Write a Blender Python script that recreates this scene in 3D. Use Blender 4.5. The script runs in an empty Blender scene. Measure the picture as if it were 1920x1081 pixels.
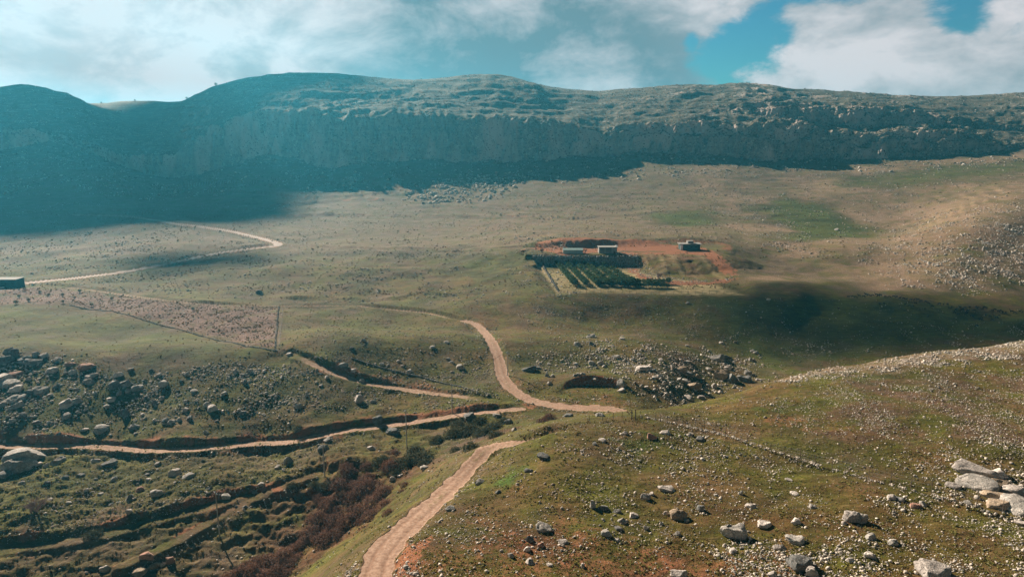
import bpy, bmesh, math, random
import numpy as np
from mathutils import Vector, Matrix, Euler

random.seed(7)
RNG = np.random.default_rng(11)
SC = bpy.context.scene
COL = SC.collection

# ------------------------------------------------------------------ camera
F = 1281.0                      # focal length in photo pixels (1920 wide)
PITCH = math.radians(12.0)
CAMZ = 95.0
cam_d = bpy.data.cameras.new('camera')
cam_d.sensor_width = 36.0
cam_d.lens = F / 1920.0 * 36.0
cam_d.clip_start = 0.5
cam_d.clip_end = 9000.0
cam = bpy.data.objects.new('camera', cam_d)
COL.objects.link(cam)
cam.location = (0, 0, CAMZ)
cam.rotation_euler = (math.pi / 2 - PITCH, 0, 0)
SC.camera = cam

# ------------------------------------------------------------------ light
SUN_AZ = math.radians(-36.0)     # left of the view direction
SUN_EL = math.radians(26.0)
SUN_DIR = Vector((math.sin(SUN_AZ) * math.cos(SUN_EL), math.cos(SUN_AZ) * math.cos(SUN_EL), math.sin(SUN_EL)))
sun_d = bpy.data.lights.new('sun', 'SUN')
sun_d.energy = 5.0
sun_d.angle = math.radians(0.6)
sun_d.color = (1.0, 0.85, 0.70)
sun = bpy.data.objects.new('sun', sun_d)
COL.objects.link(sun)
sun.rotation_euler = (-SUN_DIR).to_track_quat('-Z', 'Y').to_euler()

SC.view_settings.view_transform = 'Standard'
SC.view_settings.look = 'None'
SC.view_settings.exposure = 1.10
SC.view_settings.gamma = 1.0
SC.render.engine = 'CYCLES'
SC.cycles.volume_bounces = 1
SC.cycles.max_bounces = 5
SC.cycles.diffuse_bounces = 2
SC.cycles.transparent_max_bounces = 8
SC.cycles.use_denoising = True


class NT:
    """small helper round a node tree"""
    def __init__(self, tree):
        self.t = tree
        for n in list(tree.nodes):
            tree.nodes.remove(n)

    def n(self, typ, **kw):
        nd = self.t.nodes.new(typ)
        for k, v in kw.items():
            setattr(nd, k, v)
        return nd

    def put(self, sock, v):
        if hasattr(v, 'is_output'):
            self.t.links.new(v, sock)
        elif v is not None:
            if isinstance(v, (tuple, list)) and len(v) == 3 and len(getattr(sock, 'default_value', (0, 0, 0))) == 4:
                v = (*v, 1.0)
            sock.default_value = v

    def math(self, op, a, b=None, c=None, clamp=False):
        nd = self.n('ShaderNodeMath', operation=op, use_clamp=clamp)
        for i, v in enumerate((a, b, c)):
            if v is not None:
                self.put(nd.inputs[i], v)
        return nd.outputs[0]

    def vmath(self, op, a, b=None):
        nd = self.n('ShaderNodeVectorMath', operation=op)
        self.put(nd.inputs[0], a)
        if b is not None:
            self.put(nd.inputs[1], b)
        return nd.outputs['Value'] if op in ('DOT_PRODUCT', 'LENGTH', 'DISTANCE') else nd.outputs[0]

    def mix(self, fac, a, b, mode='MIX'):
        nd = self.n('ShaderNodeMix', data_type='RGBA', blend_type=mode)
        self.put(nd.inputs[0], fac)
        self.put(nd.inputs[6], a)
        self.put(nd.inputs[7], b)
        return nd.outputs[2]

    def noise(self, vec, scale, detail=4, rough=0.55, dist=0.0):
        nd = self.n('ShaderNodeTexNoise')
        self.put(nd.inputs['Vector'], vec)
        nd.inputs['Scale'].default_value = scale
        nd.inputs['Detail'].default_value = detail
        nd.inputs['Roughness'].default_value = rough
        nd.inputs['Distortion'].default_value = dist
        return nd.outputs[0]

    def voro(self, vec, scale, out='Distance', feature='F1'):
        nd = self.n('ShaderNodeTexVoronoi', feature=feature)
        self.put(nd.inputs['Vector'], vec)
        nd.inputs['Scale'].default_value = scale
        return nd.outputs[out]

    def ss(self, v, lo, hi, a=0.0, b=1.0):
        nd = self.n('ShaderNodeMapRange', interpolation_type='SMOOTHSTEP')
        self.put(nd.inputs[0], v)
        nd.inputs[1].default_value = lo
        nd.inputs[2].default_value = hi
        nd.inputs[3].default_value = a
        nd.inputs[4].default_value = b
        return nd.outputs[0]

    def scale(self, vec, s):
        nd = self.n('ShaderNodeVectorMath', operation='MULTIPLY')
        self.put(nd.inputs[0], vec)
        nd.inputs[1].default_value = s
        return nd.outputs[0]


def ray(u, v):
    """photo pixel -> (side ratio x/y, downward slope) of its line of sight"""
    x = (u - 960.0) / F
    y = (540.5 - v) / F
    dy = math.cos(PITCH) + y * math.sin(PITCH)
    dz = -math.sin(PITCH) + y * math.cos(PITCH)
    return x / dy, -dz / dy


def raydir(u, v):
    s, t = ray(u, v)
    return Vector((s, 1, -t)).normalized()


# ------------------------------------------------------------------ sky
world = bpy.data.worlds.new('World')
SC.world = world
world.use_nodes = True
N = NT(world.node_tree)
tc = N.n('ShaderNodeTexCoord').outputs['Generated']
sky = N.n('ShaderNodeTexSky', sky_type='NISHITA')
sky.sun_disc = False
sky.sun_elevation = SUN_EL
sky.sun_rotation = SUN_AZ
sky.altitude = 600
sky.air_density = 1.2
sky.dust_density = 0.6
sky.ozone_density = 2.5
blue = N.mix(1.0, N.scale(sky.outputs[0], (0.026, 0.026, 0.026)), (0.40, 1.02, 1.2), 'MULTIPLY')
sep = N.n('ShaderNodeSeparateXYZ'); N.put(sep.inputs[0], tc)
elev = sep.outputs[2]
# clouds live on a plane projected up the sky a little: stretch towards the horizon
cv = N.scale(tc, (1.0, 1.0, 1.7))
warp = N.noise(cv, 3.2, 3, 0.5)
wv = N.n('ShaderNodeVectorMath', operation='ADD')
N.put(wv.inputs[0], cv)
N.put(wv.inputs[1], N.scale(warp.node.outputs[1], (0.16, 0.16, 0.16)))
wv = wv.outputs[0]
nb = N.noise(wv, 5.0, 10, 0.56)
nf = N.noise(wv, 11.0, 8, 0.6)


def blob(u, v, r, sx=1.0):
    d = raydir(u, v)
    off = N.n('ShaderNodeVectorMath', operation='SUBTRACT')
    N.put(off.inputs[0], tc); off.inputs[1].default_value = d
    dd = N.vmath('LENGTH', N.scale(off.outputs[0], (1 / sx, 1.0, 1.0)))
    return N.ss(dd, r, 0.0)


SKYBITS = {}
hole = blob(1405, 92, 0.105, 1.2)
for (u, v, r, sx, k) in ((1425, 30, 0.05, .7, .6), (1340, 118, 0.035, 1.1, .5), (1810, 22, 0.065, 1.5, .85), (1915, 45, 0.05, 1, .6), (1300, 75, 0.05, 0.5, .6),
                         (2300, 0, 0.25, 1.6, .6), (1500, -260, 0.30, 2, .8), (700, -420, 0.3, 2, .8)):
    hole = N.math('MAXIMUM', hole, N.math('MULTIPLY', blob(u, v, r, sx), k))
cov = N.math('ADD', N.math('SUBTRACT', N.math('ADD', 2.1, N.math('MULTIPLY', N.math('MAXIMUM', blob(1080, 60, .22, 1.3), blob(1640, 130, .11, 1.2)), .85)), N.math('MULTIPLY', hole, 2.75)), N.math('MULTIPLY', N.math('SUBTRACT', N.math('ADD', nb, N.math('MULTIPLY', nf, 0.55)), 0.775), 5.5))
cmask = N.ss(cov, 0.05, 0.95)
# how thick and lit the cloud is
sund = N.vmath('DOT_PRODUCT', tc, tuple(SUN_DIR))
glow = N.ss(sund, 0.30, 0.86)
gl = blob(130, 30, 0.62, 1.3)
puff = blob(1650, 120, 0.34, 1.2)
puff2 = blob(1200, 20, 0.22, 1.5)
lump = N.ss(N.math('ADD', N.math('MULTIPLY', nb, 0.62), N.math('MULTIPLY', nf, 0.38)), 0.38, 0.63)
core = blob(950, 110, 0.42, 1.4)
lit = N.math('ADD', N.math('SUBTRACT', N.math('MULTIPLY', lump, 0.85), N.math('MULTIPLY', core, 0.38)), N.math('ADD', N.math('MULTIPLY', gl, 0.62), N.math('ADD', N.math('MULTIPLY', puff, 0.34), N.math('MULTIPLY', puff2, 0.26))), clamp=True)
ccol = N.mix(lit, (0.070, 0.112, 0.132), (0.345, 0.325, 0.335))
high = N.ss(elev, 0.18, 0.33, 1.0, 0.04)
ccol = N.mix(1.0, ccol, high, 'MULTIPLY')
N.put(ccol.node.inputs[7], high)
skyc = N.mix(cmask, blue, ccol)
low = N.ss(elev, -0.12, -0.02)
skyc2 = N.mix(low, (0.02, 0.03, 0.03), skyc)
bg = N.n('ShaderNodeBackground')
N.put(bg.inputs[0], skyc2)
bg.inputs[1].default_value = 1.0
wo = N.n('ShaderNodeOutputWorld')
N.t.links.new(bg.outputs[0], wo.inputs[0])

# ------------------------------------------------------------------ numeric tools


def sstep(x):
    x = np.clip(x, 0, 1)
    return x * x * (3 - 2 * x)


def _hash(ix, iy, seed):
    h = (ix.astype(np.int64) * 374761393 + iy.astype(np.int64) * 668265263 + seed * 974634777) & 0x7fffffff
    h = ((h ^ (h >> 13)) * 1274126177) & 0x7fffffff
    return ((h ^ (h >> 16)) & 0xffff).astype(np.float32) / 65535.0


def vnoise(x, y, seed=0):
    """gradient noise, about -1..1"""
    xi = np.floor(x); yi = np.floor(y)
    xf = (x - xi).astype(np.float32); yf = (y - yi).astype(np.float32)
    xi = xi.astype(np.int64); yi = yi.astype(np.int64)
    u = xf * xf * xf * (xf * (xf * 6 - 15) + 10); v = yf * yf * yf * (yf * (yf * 6 - 15) + 10)

    def g(dx, dy):
        a = _hash(xi + dx, yi + dy, seed) * 6.2831853
        return np.cos(a) * (xf - dx) + np.sin(a) * (yf - dy)
    a = g(0, 0); b = g(1, 0); c = g(0, 1); d = g(1, 1)
    return (a + (b - a) * u + (c - a) * v + (a - b - c + d) * u * v) * 1.5


def fbm(x, y, wl, octs, gain=0.5, seed=0):
    r = 0; a = 1.0
    for k in range(octs):
        r = r + a * vnoise(x / wl + 13.7 * k, y / wl - 7.1 * k, seed + k)
        a *= gain; wl /= 2.0
    return r


# ------------------------------------------------------------------ lie of the land
# control points: photo pixel + forward distance in metres ('w': side ratio, distance, height)
CP = [
 # near spur
 (720,1081,76),(1000,1081,75),(1300,1081,75),(1600,1081,74),(1900,1081,72),(2150,1081,70),
 (900,960,92),(1200,960,91),(1500,960,90),(1850,960,88),(2100,950,90),
 (1000,860,108),(1200,860,109),(1500,860,108),(1900,860,104),
 (1000,815,120),(1160,776,131),(1230,768,134),(1300,757,140),(1420,722,150),(1550,692,163),(1750,658,178),(1920,638,188),(2100,622,196),(2400,600,205),
 (1500,770,128),(1750,740,133),(1920,720,140),(1340,800,122),
 ('w',-.2,55,-52),('w',.2,50,-52),('w',.8,50,-52),('w',1.2,80,-52),('w',.0,35,-50),('w',.9,35,-50),('w',-.5,70,-70),('w',-.9,60,-74),('w',-.7,90,-83),('w',-1.2,110,-84),('w',-.6,35,-62),
 # valley behind the spur crest
 (1300,750,203),(1420,714,222),(1550,682,245),(1750,650,266),(1920,630,276),(2150,612,285),
 ('w',.262,172,-72),('w',.35,184,-72),('w',.45,200,-73),('w',.6,216,-73),('w',.75,226,-72),('w',1.0,232,-70),
 # hollow slope and orchard shelf
 (1300,640,258),(1400,640,262),(1500,640,270),(1650,620,280),(1800,600,292),(1920,600,290),
 (1400,600,280),(1500,600,290),(1200,600,285),(1400,553,304),(1500,556,306),(1650,562,308),(1800,578,302),(1920,590,298),
 (1200,552,306),(1050,552,306),(950,556,303),
 (1400,530,330),(1300,510,352),(1100,510,350),(1200,500,368),(1000,505,360),
 (1650,545,330),(1800,560,322),(1920,572,316),
 (1500,520,360),(1650,500,390),(1450,480,420),
 (1100,462,402),(1300,455,412),(1200,440,452),(1000,445,455),
 # right-hand hill
 (1920,540,345),(1800,500,372),(1920,500,376),(1920,450,432),(1800,450,425),(1920,400,480),(1920,350,600),(1800,400,510),(1700,430,520),(1600,460,455),(2200,450,435),(2200,350,600),
 (1650,350,680),(1500,400,590),(1600,312,790),(1750,300,810),(1900,285,830),(1500,350,700),(2200,290,800),
 # left slope over the track
 (0,838,176),(250,840,176),(500,834,176),(650,808,178),(800,787,182),(0,780,187),(300,800,183),(500,785,186),
 (0,700,208),(200,700,208),(400,700,208),(600,712,203),(0,662,226),(200,668,224),(400,672,222),(520,660,228),(-300,838,176),(-300,700,208),(-300,600,262),
 (0,600,262),(200,606,262),(400,630,246),(0,566,296),(300,566,292),(520,580,286),
 (700,690,216),(640,660,228),(860,720,204),(700,620,262),(860,640,245),(700,585,292),(840,600,277),
 (905,700,214),(900,740,194),
 # road hollow
 (960,752,188),(1100,764,181),(1160,770,178),(940,690,218),(935,650,240),(905,612,268),(870,598,278),
 (1050,720,205),(1050,650,242),(1150,700,214),(1200,650,246),(1100,600,282),(1250,720,206),(1000,620,262),
 # gully
 (1000,792,166),(950,800,168),(880,825,163),(800,858,158),(700,918,148),(620,990,139),(540,1060,130),(480,1081,127),
 (900,868,120),(850,868,137),(940,832,131),(780,940,112),(740,960,124),(640,1040,98),(600,1070,102),(850,940,97),(690,1081,78),(575,1081,108),
 # bottom left
 (0,1081,126),(250,1081,126),(0,1000,139),(300,1000,139),(0,900,158),(300,900,158),(520,900,156),(650,860,160),(450,980,142),(-300,1000,138),(-300,1100,124),
 (0,1200,112),(300,1200,112),
 # plain
 (0,530,345),(300,530,348),(600,545,332),(850,548,325),(800,520,362),(950,520,350),
 (0,480,430),(300,480,430),(600,480,425),(850,480,425),(-300,500,390),
 (0,440,520),(300,440,520),(600,440,520),(850,440,520),(-300,440,520),
 (0,400,630),(300,400,650),(600,400,640),(900,400,630),(1150,400,600),(1300,410,570),
 (0,360,780),(300,360,790),(600,350,790),(900,350,750),(1200,350,720),(1350,350,700),
 (450,320,840),(750,320,820),(1000,320,800),(1200,320,790),(1400,320,770),(250,320,880),
 # left mountain and saddle
 (0,300,900),(100,290,900),(0,230,1020),(100,230,1030),(-300,250,950),(180,260,1040),(200,310,930),
 (260,250,1180),(260,215,1380),(210,192,1480),(270,189,1500),(340,189,1470),(150,188,1220),(110,185,1160),(65,181,1120),(0,184,1110),(-150,190,1100),(-400,180,1100),
 (300,290,980),
 # top slopes and skyline
 (480,180,1020),(700,185,1000),(900,190,1000),(1000,200,990),(1150,210,990),(1300,200,990),(1500,185,1050),(1700,200,1050),(1850,215,1040),(2200,210,1050),
 (360,181,1330),(380,173,1270),(420,158,1230),(480,146,1200),(570,138,1180),(660,141,1180),(740,149,1190),(800,150,1190),(870,142,1170),(935,142,1170),(960,145,1180),
 (1000,157,1190),(1050,166,1210),(1150,168,1230),(1250,162,1240),(1330,160,1240),(1390,155,1230),(1450,162,1240),(1550,170,1250),(1700,180,1260),(1800,180,1260),(1920,174,1250),(2200,170,1250),(2500,170,1250),
 # beyond the skyline
 ('w',-1.2,1500,60),('w',-.8,1500,50),('w',-.5,2000,20),('w',-.3,1700,60),('w',0,1600,70),('w',.3,1600,70),('w',.7,1600,60),('w',1.2,1600,60),
 ('w',-1.2,3000,-20),('w',-.5,3000,-20),('w',0,3000,-20),('w',.5,3000,-20),('w',1.2,3000,-20),
]

# rock walls in the mountain: (u, distance of the foot, height)
CLIFF = [
 [(120,1010,0),(200,1000,14),(300,960,36),(400,910,50),(520,885,55),(650,875,56),(760,868,54),(850,860,51),(930,858,50),(1000,858,50),(1060,864,40),(1120,868,30),(1200,864,30),(1300,852,36),(1400,846,36),(1500,842,34),(1600,838,30),(1700,835,28),(1790,838,24),(1860,845,14),(1930,850,5),(2000,850,0)],
 [(1330,950,0),(1400,945,8),(1440,930,16),(1500,925,19),(1600,930,20),(1700,935,15),(1800,940,8),(1900,945,8),(1990,945,8),(2100,945,0)],
 [(-400,960,30),(-100,970,26),(0,960,22),(60,960,20),(140,980,8),(180,1000,0)],
]
CW = 7.0


def cliff_arr(s, k):
    c = CLIFF[k]
    su = np.array([ray(p[0], 280)[0] for p in c])
    yb = np.interp(s, su, [p[1] for p in c])
    h = np.interp(s, su, [p[2] for p in c], left=c[0][2], right=c[-1][2])
    return yb, h


def cliffs(s, Y, rough=False):
    s = np.asarray(s, dtype=np.float64); Y = np.asarray(Y, dtype=np.float64)
    z = np.zeros(np.broadcast(s, Y).shape)
    for k in range(len(CLIFF)):
        yb, h = cliff_arr(s, k)
        m = (np.abs(Y - yb) < 90)
        if rough:
            x = s * yb
            rr_ = sstep((s - .05) / .15)
            n = 16 * vnoise(x / 85, x * 0 + k, 5) + 5 * vnoise(x / 29, x * 0 + 3 * k, 6) + 1.0 * vnoise(x / 9, x * 0 + k, 8)
            d = Y - yb - n * (0.45 + 0.5 * sstep(h / 40))
            d = d + (5.0 + 3 * rr_) * vnoise(x / 18, Y / 7, 51) + (3.4 + 1.5 * rr_) * vnoise(x / 7.5, Y / 3.6, 52) + 1.9 * vnoise(x / 3.3, Y / 1.8, 53)
            w = CW * (1.5 + 0.9 * vnoise(x / 40, x * 0 + 9, 3))
            rr_ = sstep((s - .05) / .15)
            dec = np.exp(-np.clip(Y - yb - 10, 0, None) / 28.0)
            h = h * (1 + dec * .30 * vnoise(x / 70, x * 0 + 31, 14) + dec * .18 * vnoise(x / 26, x * 0 + 33, 15) + dec * .10 * vnoise(x / 9, x * 0 + 35, 16))
            rr_ = sstep((s - .05) / .15)
            # two or three ledges in each wall
            q = np.clip(d / w, 0, 1)
            q = np.clip(q + .22 * q * (1 - q) * np.sin(q * 6.283 * 4 + 3 * vnoise(x / 30, x * 0 + 4, 19)), 0, 1)
            l1 = 0.62 + 0.2 * vnoise(x / 50, x * 0 + 5, 12)
            d2 = d - 8 - rr_ * 4 - (5 + 5 * rr_) * vnoise(x / 30, x * 0 + 2, 13) - 2 * vnoise(x / 9, Y / 14, 17)
            q2 = np.clip(d2 / (5.0 + 3 * rr_), 0, 1)
            d3 = d - 17 * rr_ - 9 * vnoise(x / 24, x * 0 + 22, 18) * rr_ - 2
            q3 = np.clip(d3 / (4.0 + 5 * rr_), 0, 1)
            l3 = (1 - l1) * .5 * rr_
            z += h * (l1 * sstep(q) + (1 - l1 - l3) * sstep(q2) + l3 * sstep(q3))
        else:
            z += h * sstep((Y - yb) / CW)
    return z


pts = []
for c in CP:
    if c[0] == 'w':
        s, Y, z = c[1], c[2], c[3]
    else:
        s, t = ray(c[0], c[1])
        Y = c[2]; z = -t * Y
    z -= float(cliffs(s, Y))
    pts.append((s * 1.6, math.log(Y), z / Y))
P = np.array(pts)


def tps(r2):
    return 0.5 * r2 * np.log(r2 + 1e-12)


n = len(P)
D2 = (P[:, None, 0] - P[None, :, 0]) ** 2 + (P[:, None, 1] - P[None, :, 1]) ** 2
Km = tps(D2) + np.eye(n) * 1.5e-5
Q = np.column_stack([np.ones(n), P[:, 0], P[:, 1]])
M_ = np.block([[Km, Q], [Q.T, np.zeros((3, 3))]])
W_ = np.linalg.solve(M_, np.concatenate([P[:, 2], np.zeros(3)]))

LS = np.linspace(-1.3, 1.3, 521)
LQ = np.linspace(math.log(27.0), math.log(3300.0), 760)
gs, gq = np.meshgrid(LS * 1.6, LQ, indexing='ij')
E = W_[n] + W_[n + 1] * gs + W_[n + 2] * gq
for i in range(n):
    E += W_[i] * tps((gs - P[i, 0]) ** 2 + (gq - P[i, 1]) ** 2)


LUMPS = [(720, 650, 236, 38, 20, 5.0), (250, 672, 222, 90, 15, 3.5), (1150, 660, 240, 35, 22, 3.5), (1560, 470, 430, 40, 60, 5.0), (1850, 455, 430, 60, 60, 4.0), (560, 520, 372, 60, 26, 3.0), (760, 470, 450, 60, 40, 2.5), (300, 430, 540, 90, 60, 6.0)]
LUMPS = [(ray(u, v)[0] * Y, Y, a, b, h) for u, v, Y, a, b, h in LUMPS]


def base_e(s, Y):
    return base_e0(s, Y) + sum(h * np.exp(-((s * Y - lx) / a) ** 2 - ((Y - ly) / b) ** 2) for lx, ly, a, b, h in LUMPS) / Y


def base_e0(s, Y):
    a = np.clip((s - LS[0]) / (LS[1] - LS[0]), 0, len(LS) - 1.001)
    b = np.clip((np.log(Y) - LQ[0]) / (LQ[1] - LQ[0]), 0, len(LQ) - 1.001)
    i = a.astype(int); j = b.astype(int); fa = a - i; fb = b - j
    return (E[i, j] * (1 - fa) * (1 - fb) + E[i + 1, j] * fa * (1 - fb) + E[i, j + 1] * (1 - fa) * fb + E[i + 1, j + 1] * fa * fb)


def base_z(x, y, s=None):
    s = x / y if s is None else s
    return base_e(s, y) * y + cliffs(s, y)


YY = np.exp(np.linspace(math.log(28.0), math.log(3200.0), 5000))


def hit_base(u, v, ymin=0, ymax=1e9):
    s, t = ray(u, v)
    e = base_z(s * YY, YY) / YY
    k = np.nonzero((e >= -t) & (YY >= ymin) & (YY <= ymax))[0]
    if len(k) == 0:
        k = [int(np.argmax(np.where(YY < min(ymax, 1400), e, -9)))]
    Y = YY[k[0]]
    return np.array([s * Y, Y, -t * Y if t is not None else 0])


def poly(pix, ymin=0, ymax=1e9, step=1.5):
    """pixels -> smooth line on the ground, resampled"""
    w = np.array([hit_base(u, v, ymin, ymax)[:2] for u, v in pix])
    # catmull-rom
    out = []
    ww = np.vstack([2 * w[0] - w[1], w, 2 * w[-1] - w[-2]])
    for i in range(1, len(ww) - 2):
        L = np.linalg.norm(ww[i + 1] - ww[i]); m = max(2, int(L / step))
        for k in range(m):
            t = k / m
            p0, p1, p2, p3 = ww[i - 1], ww[i], ww[i + 1], ww[i + 2]
            out.append(0.5 * ((2 * p1) + (-p0 + p2) * t + (2 * p0 - 5 * p1 + 4 * p2 - p3) * t * t + (-p0 + 3 * p1 - 3 * p2 + p3) * t ** 3))
    out.append(w[-1])
    out = np.array(out)
    z = base_z(out[:, 0], out[:, 1])
    k = 9
    zp = np.pad(z, k, mode='edge')
    z = np.convolve(zp, np.ones(2 * k + 1) / (2 * k + 1), mode='valid')
    return np.column_stack([out, z])


# name: pixels, width, bank, far-side lift, near-side drop, reach, road colour, red bank
PATHS = {
 'main': dict(p=[(690,1130),(700,1081),(716,1040),(756,992),(808,945),(858,902),(908,862),(958,832),(1000,815),(1040,803)], w=4.6, b=1.8, up=.5, dn=.2, L=4, road=1.0, red=.35, w2=2.6),
 'valley': dict(p=[(1172,772),(1140,766),(1085,763),(1022,757),(978,742),(946,714),(934,672),(920,636),(896,611),(872,601)], w=4.4, b=1.2, up=.6, dn=.4, L=5, road=.9, red=.5, ymin=165, w2=3.4),
 'mid': dict(p=[(872,601),(845,597),(800,587),(740,581),(700,577),(650,573),(530,573),(400,571),(300,561),(180,545),(100,536)], w=2.2, b=1.0, up=.9, dn=.3, L=4, road=.55, red=.1),
 'left': dict(p=[(975,764),(930,769),(850,780),(750,795),(650,808),(560,825),(480,835),(350,840),(200,839),(80,836),(-40,832),(-200,832)], w=2.7, b=1.0, up=2.0, dn=.4, L=11, road=.85, red=1.0, ymin=165),
 'red': dict(p=[(545,662),(600,688),(660,712),(760,731),(850,742),(940,753)], w=2.8, b=1.0, up=.5, dn=0, L=9, road=.7, red=.35, ymin=170),
 'pale': dict(p=[(-60,536),(40,531),(150,520),(250,507),(330,491),(400,476),(470,466),(512,461),(522,457),(500,450),(440,435),(380,425),(320,417),(250,407),(140,402)], w=6.0, b=2.0, up=1.6, dn=.6, L=8, road=1.15, red=0, ymin=300),
 'ta': dict(p=[(-40,1034),(60,1024),(180,1005),(330,966),(440,936),(500,927)], w=2.8, b=.8, up=1.5, dn=.4, L=14, road=.22, red=1.0),
 'tb': dict(p=[(230,1060),(330,1018),(400,975),(470,938),(540,908),(600,880)], w=2.2, b=.8, up=.5, dn=.5, L=13, road=.3, red=.7),
 'f1': dict(p=[(240,402),(350,405),(450,408),(560,405),(640,403),(800,406),(950,407),(1060,409)], w=3.4, b=1.5, up=3.2, dn=.4, L=7, road=.5, red=.6),
 'f2': dict(p=[(560,334),(640,341),(700,347),(770,358),(700,366),(500,366),(330,366),(230,367)], w=4.5, b=2, up=4, dn=.4, L=9, road=.45, red=.6),
 'f3': dict(p=[(522,458),(600,464),(700,467),(800,468),(900,469),(1000,463),(1040,474)], w=2.8, b=1.0, up=1.8, dn=.4, L=5, road=.45, red=.2),
 'f4': dict(p=[(150,352),(260,354),(350,352),(500,349)], w=3, b=3, up=4.0, dn=1, L=9, road=.1, red=.6),
 'f5': dict(p=[(200,396),(330,399),(420,396),(520,386),(620,378),(700,376)], w=3, b=3, up=4.0, dn=1, L=8, road=.1, red=.6),
 'gf': dict(p=[(870,552),(810,548),(740,560),(660,562),(560,560)], w=1.2, b=1.0, up=1.0, dn=.5, L=5, road=.1, red=.1),
 'sp': dict(p=[(1215,783),(1290,798),(1360,815),(1450,845),(1550,876),(1650,902),(1750,925),(1840,953),(1930,975),(2050,1000)], w=.7, b=.5, up=.1, dn=.25, L=2, road=.3, red=.3, ymax=150),
}
for k, d in PATHS.items():
    d['line'] = poly(d['p'], d.get('ymin', 0), d.get('ymax', 1e9), 1.2 if k not in ('pale', 'f1', 'f2', 'f3', 'f4', 'f5') else 3.0)


def pix_poly(pp, ymin=0, ymax=1e9):
    return np.array([hit_base(u, v, ymin, ymax)[:2] for u, v in pp])


def poly_sd(x, y, pg):
    """signed distance to a polygon (negative inside)"""
    d = np.full(x.shape, 1e9); ins = np.zeros(x.shape, bool)
    m = len(pg)
    for i in range(m):
        ax, ay = pg[i]; bx, by = pg[(i + 1) % m]
        ex, ey = bx - ax, by - ay
        wx, wy = x - ax, y - ay
        t = np.clip((wx * ex + wy * ey) / (ex * ex + ey * ey + 1e-9), 0, 1)
        d = np.minimum(d, np.hypot(wx - ex * t, wy - ey * t))
        c = ((ay > y) != (by > y)) & (x < (bx - ax) * (y - ay) / ((by - ay) if abs(by - ay) > 1e-9 else 1e-9) + ax)
        ins ^= c
    return np.where(ins, -d, d)


def zone(x, y, pg, soft, wob=0.0, wl=10.0, seed=40):
    m = (x > pg[:, 0].min() - soft * 2 - wob) & (x < pg[:, 0].max() + soft * 2 + wob) & (y > pg[:, 1].min() - soft * 2 - wob) & (y < pg[:, 1].max() + soft * 2 + wob)
    r = np.zeros(x.shape)
    if m.any():
        sd = poly_sd(x[m], y[m], pg)
        if wob:
            sd = sd + wob * fbm(x[m], y[m], wl, 3, .55, seed)
        r[m] = sstep(0.5 - sd / (2 * soft))
    return r


# ------------------------------------------------------------------ the mesh grid
sc_in = np.linspace(-0.80, 0.80, 1180)
sc_l = -0.80 - np.cumsum(np.linspace(0.0015, 0.012, 60)); sc_r = -sc_l
SG = np.concatenate([sc_l[::-1], sc_in, sc_r]); NC = len(SG)
NR = 1150
coarse = np.linspace(SG[0], SG[-1], 61)
rowsY = []
for s in coarse:
    zb = base_e(np.full(YY.shape, s), YY) * YY
    # the walls are given room for their wandering foot
    dens = np.abs(np.diff(zb / YY)) * 1.0 + 0.16 * np.diff(np.log(YY))
    for k in range(len(CLIFF)):
        yb, h = cliff_arr(np.array([s]), k)
        hh = max(float(h[0]), 6.0)
        mid = 0.5 * (YY[1:] + YY[:-1])
        dens += np.where((mid > yb[0] - 24) & (mid < yb[0] + 34), hh / yb[0] / 58.0 * 2.6, 0) * np.diff(YY)
    dens *= np.where((YY[1:] > 1400), 0.25, 1.0)
    # bench round the farm
    mid = 0.5 * (YY[1:] + YY[:-1])
    dens += np.where((mid > 352) & (mid < 425), 0.10 / 73, 0) * np.diff(YY) * float(sstep(np.array((s + .35) / .4)) * sstep(np.array((.75 - s) / .4)))
    cum = np.concatenate([[0], np.cumsum(dens)])
    rowsY.append(np.interp(np.linspace(0, cum[-1], NR), cum, YY))
rowsY = np.array(rowsY)
for it in range(2):
    r2 = rowsY.copy(); r2[1:-1] = (rowsY[:-2] + 2 * rowsY[1:-1] + rowsY[2:]) / 4; rowsY = r2
ci = (SG - coarse[0]) / (coarse[1] - coarse[0]); i0 = np.clip(ci.astype(int), 0, 59); fr = (ci - i0)[:, None]
YG = rowsY[i0] * (1 - fr) + rowsY[i0 + 1] * fr            # NC x NR
S2 = np.repeat(SG[:, None], NR, 1)
XG = S2 * YG
ZG = base_e(S2, YG) * YG
ZG += cliffs(S2, YG, True)
sp_ = np.maximum(np.gradient(YG, axis=1), 0.9 * YG / 740.0)     # local spacing

# masks used for relief
far = sstep((YG - 480) / 350)
mount = sstep((YG - 800) / 90)
rough_r = sstep((S2 - 0.10) / 0.2) * mount


def amp_ok(wl):
    return sstep((wl / sp_ - 1.6) / 2.0)


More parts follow.
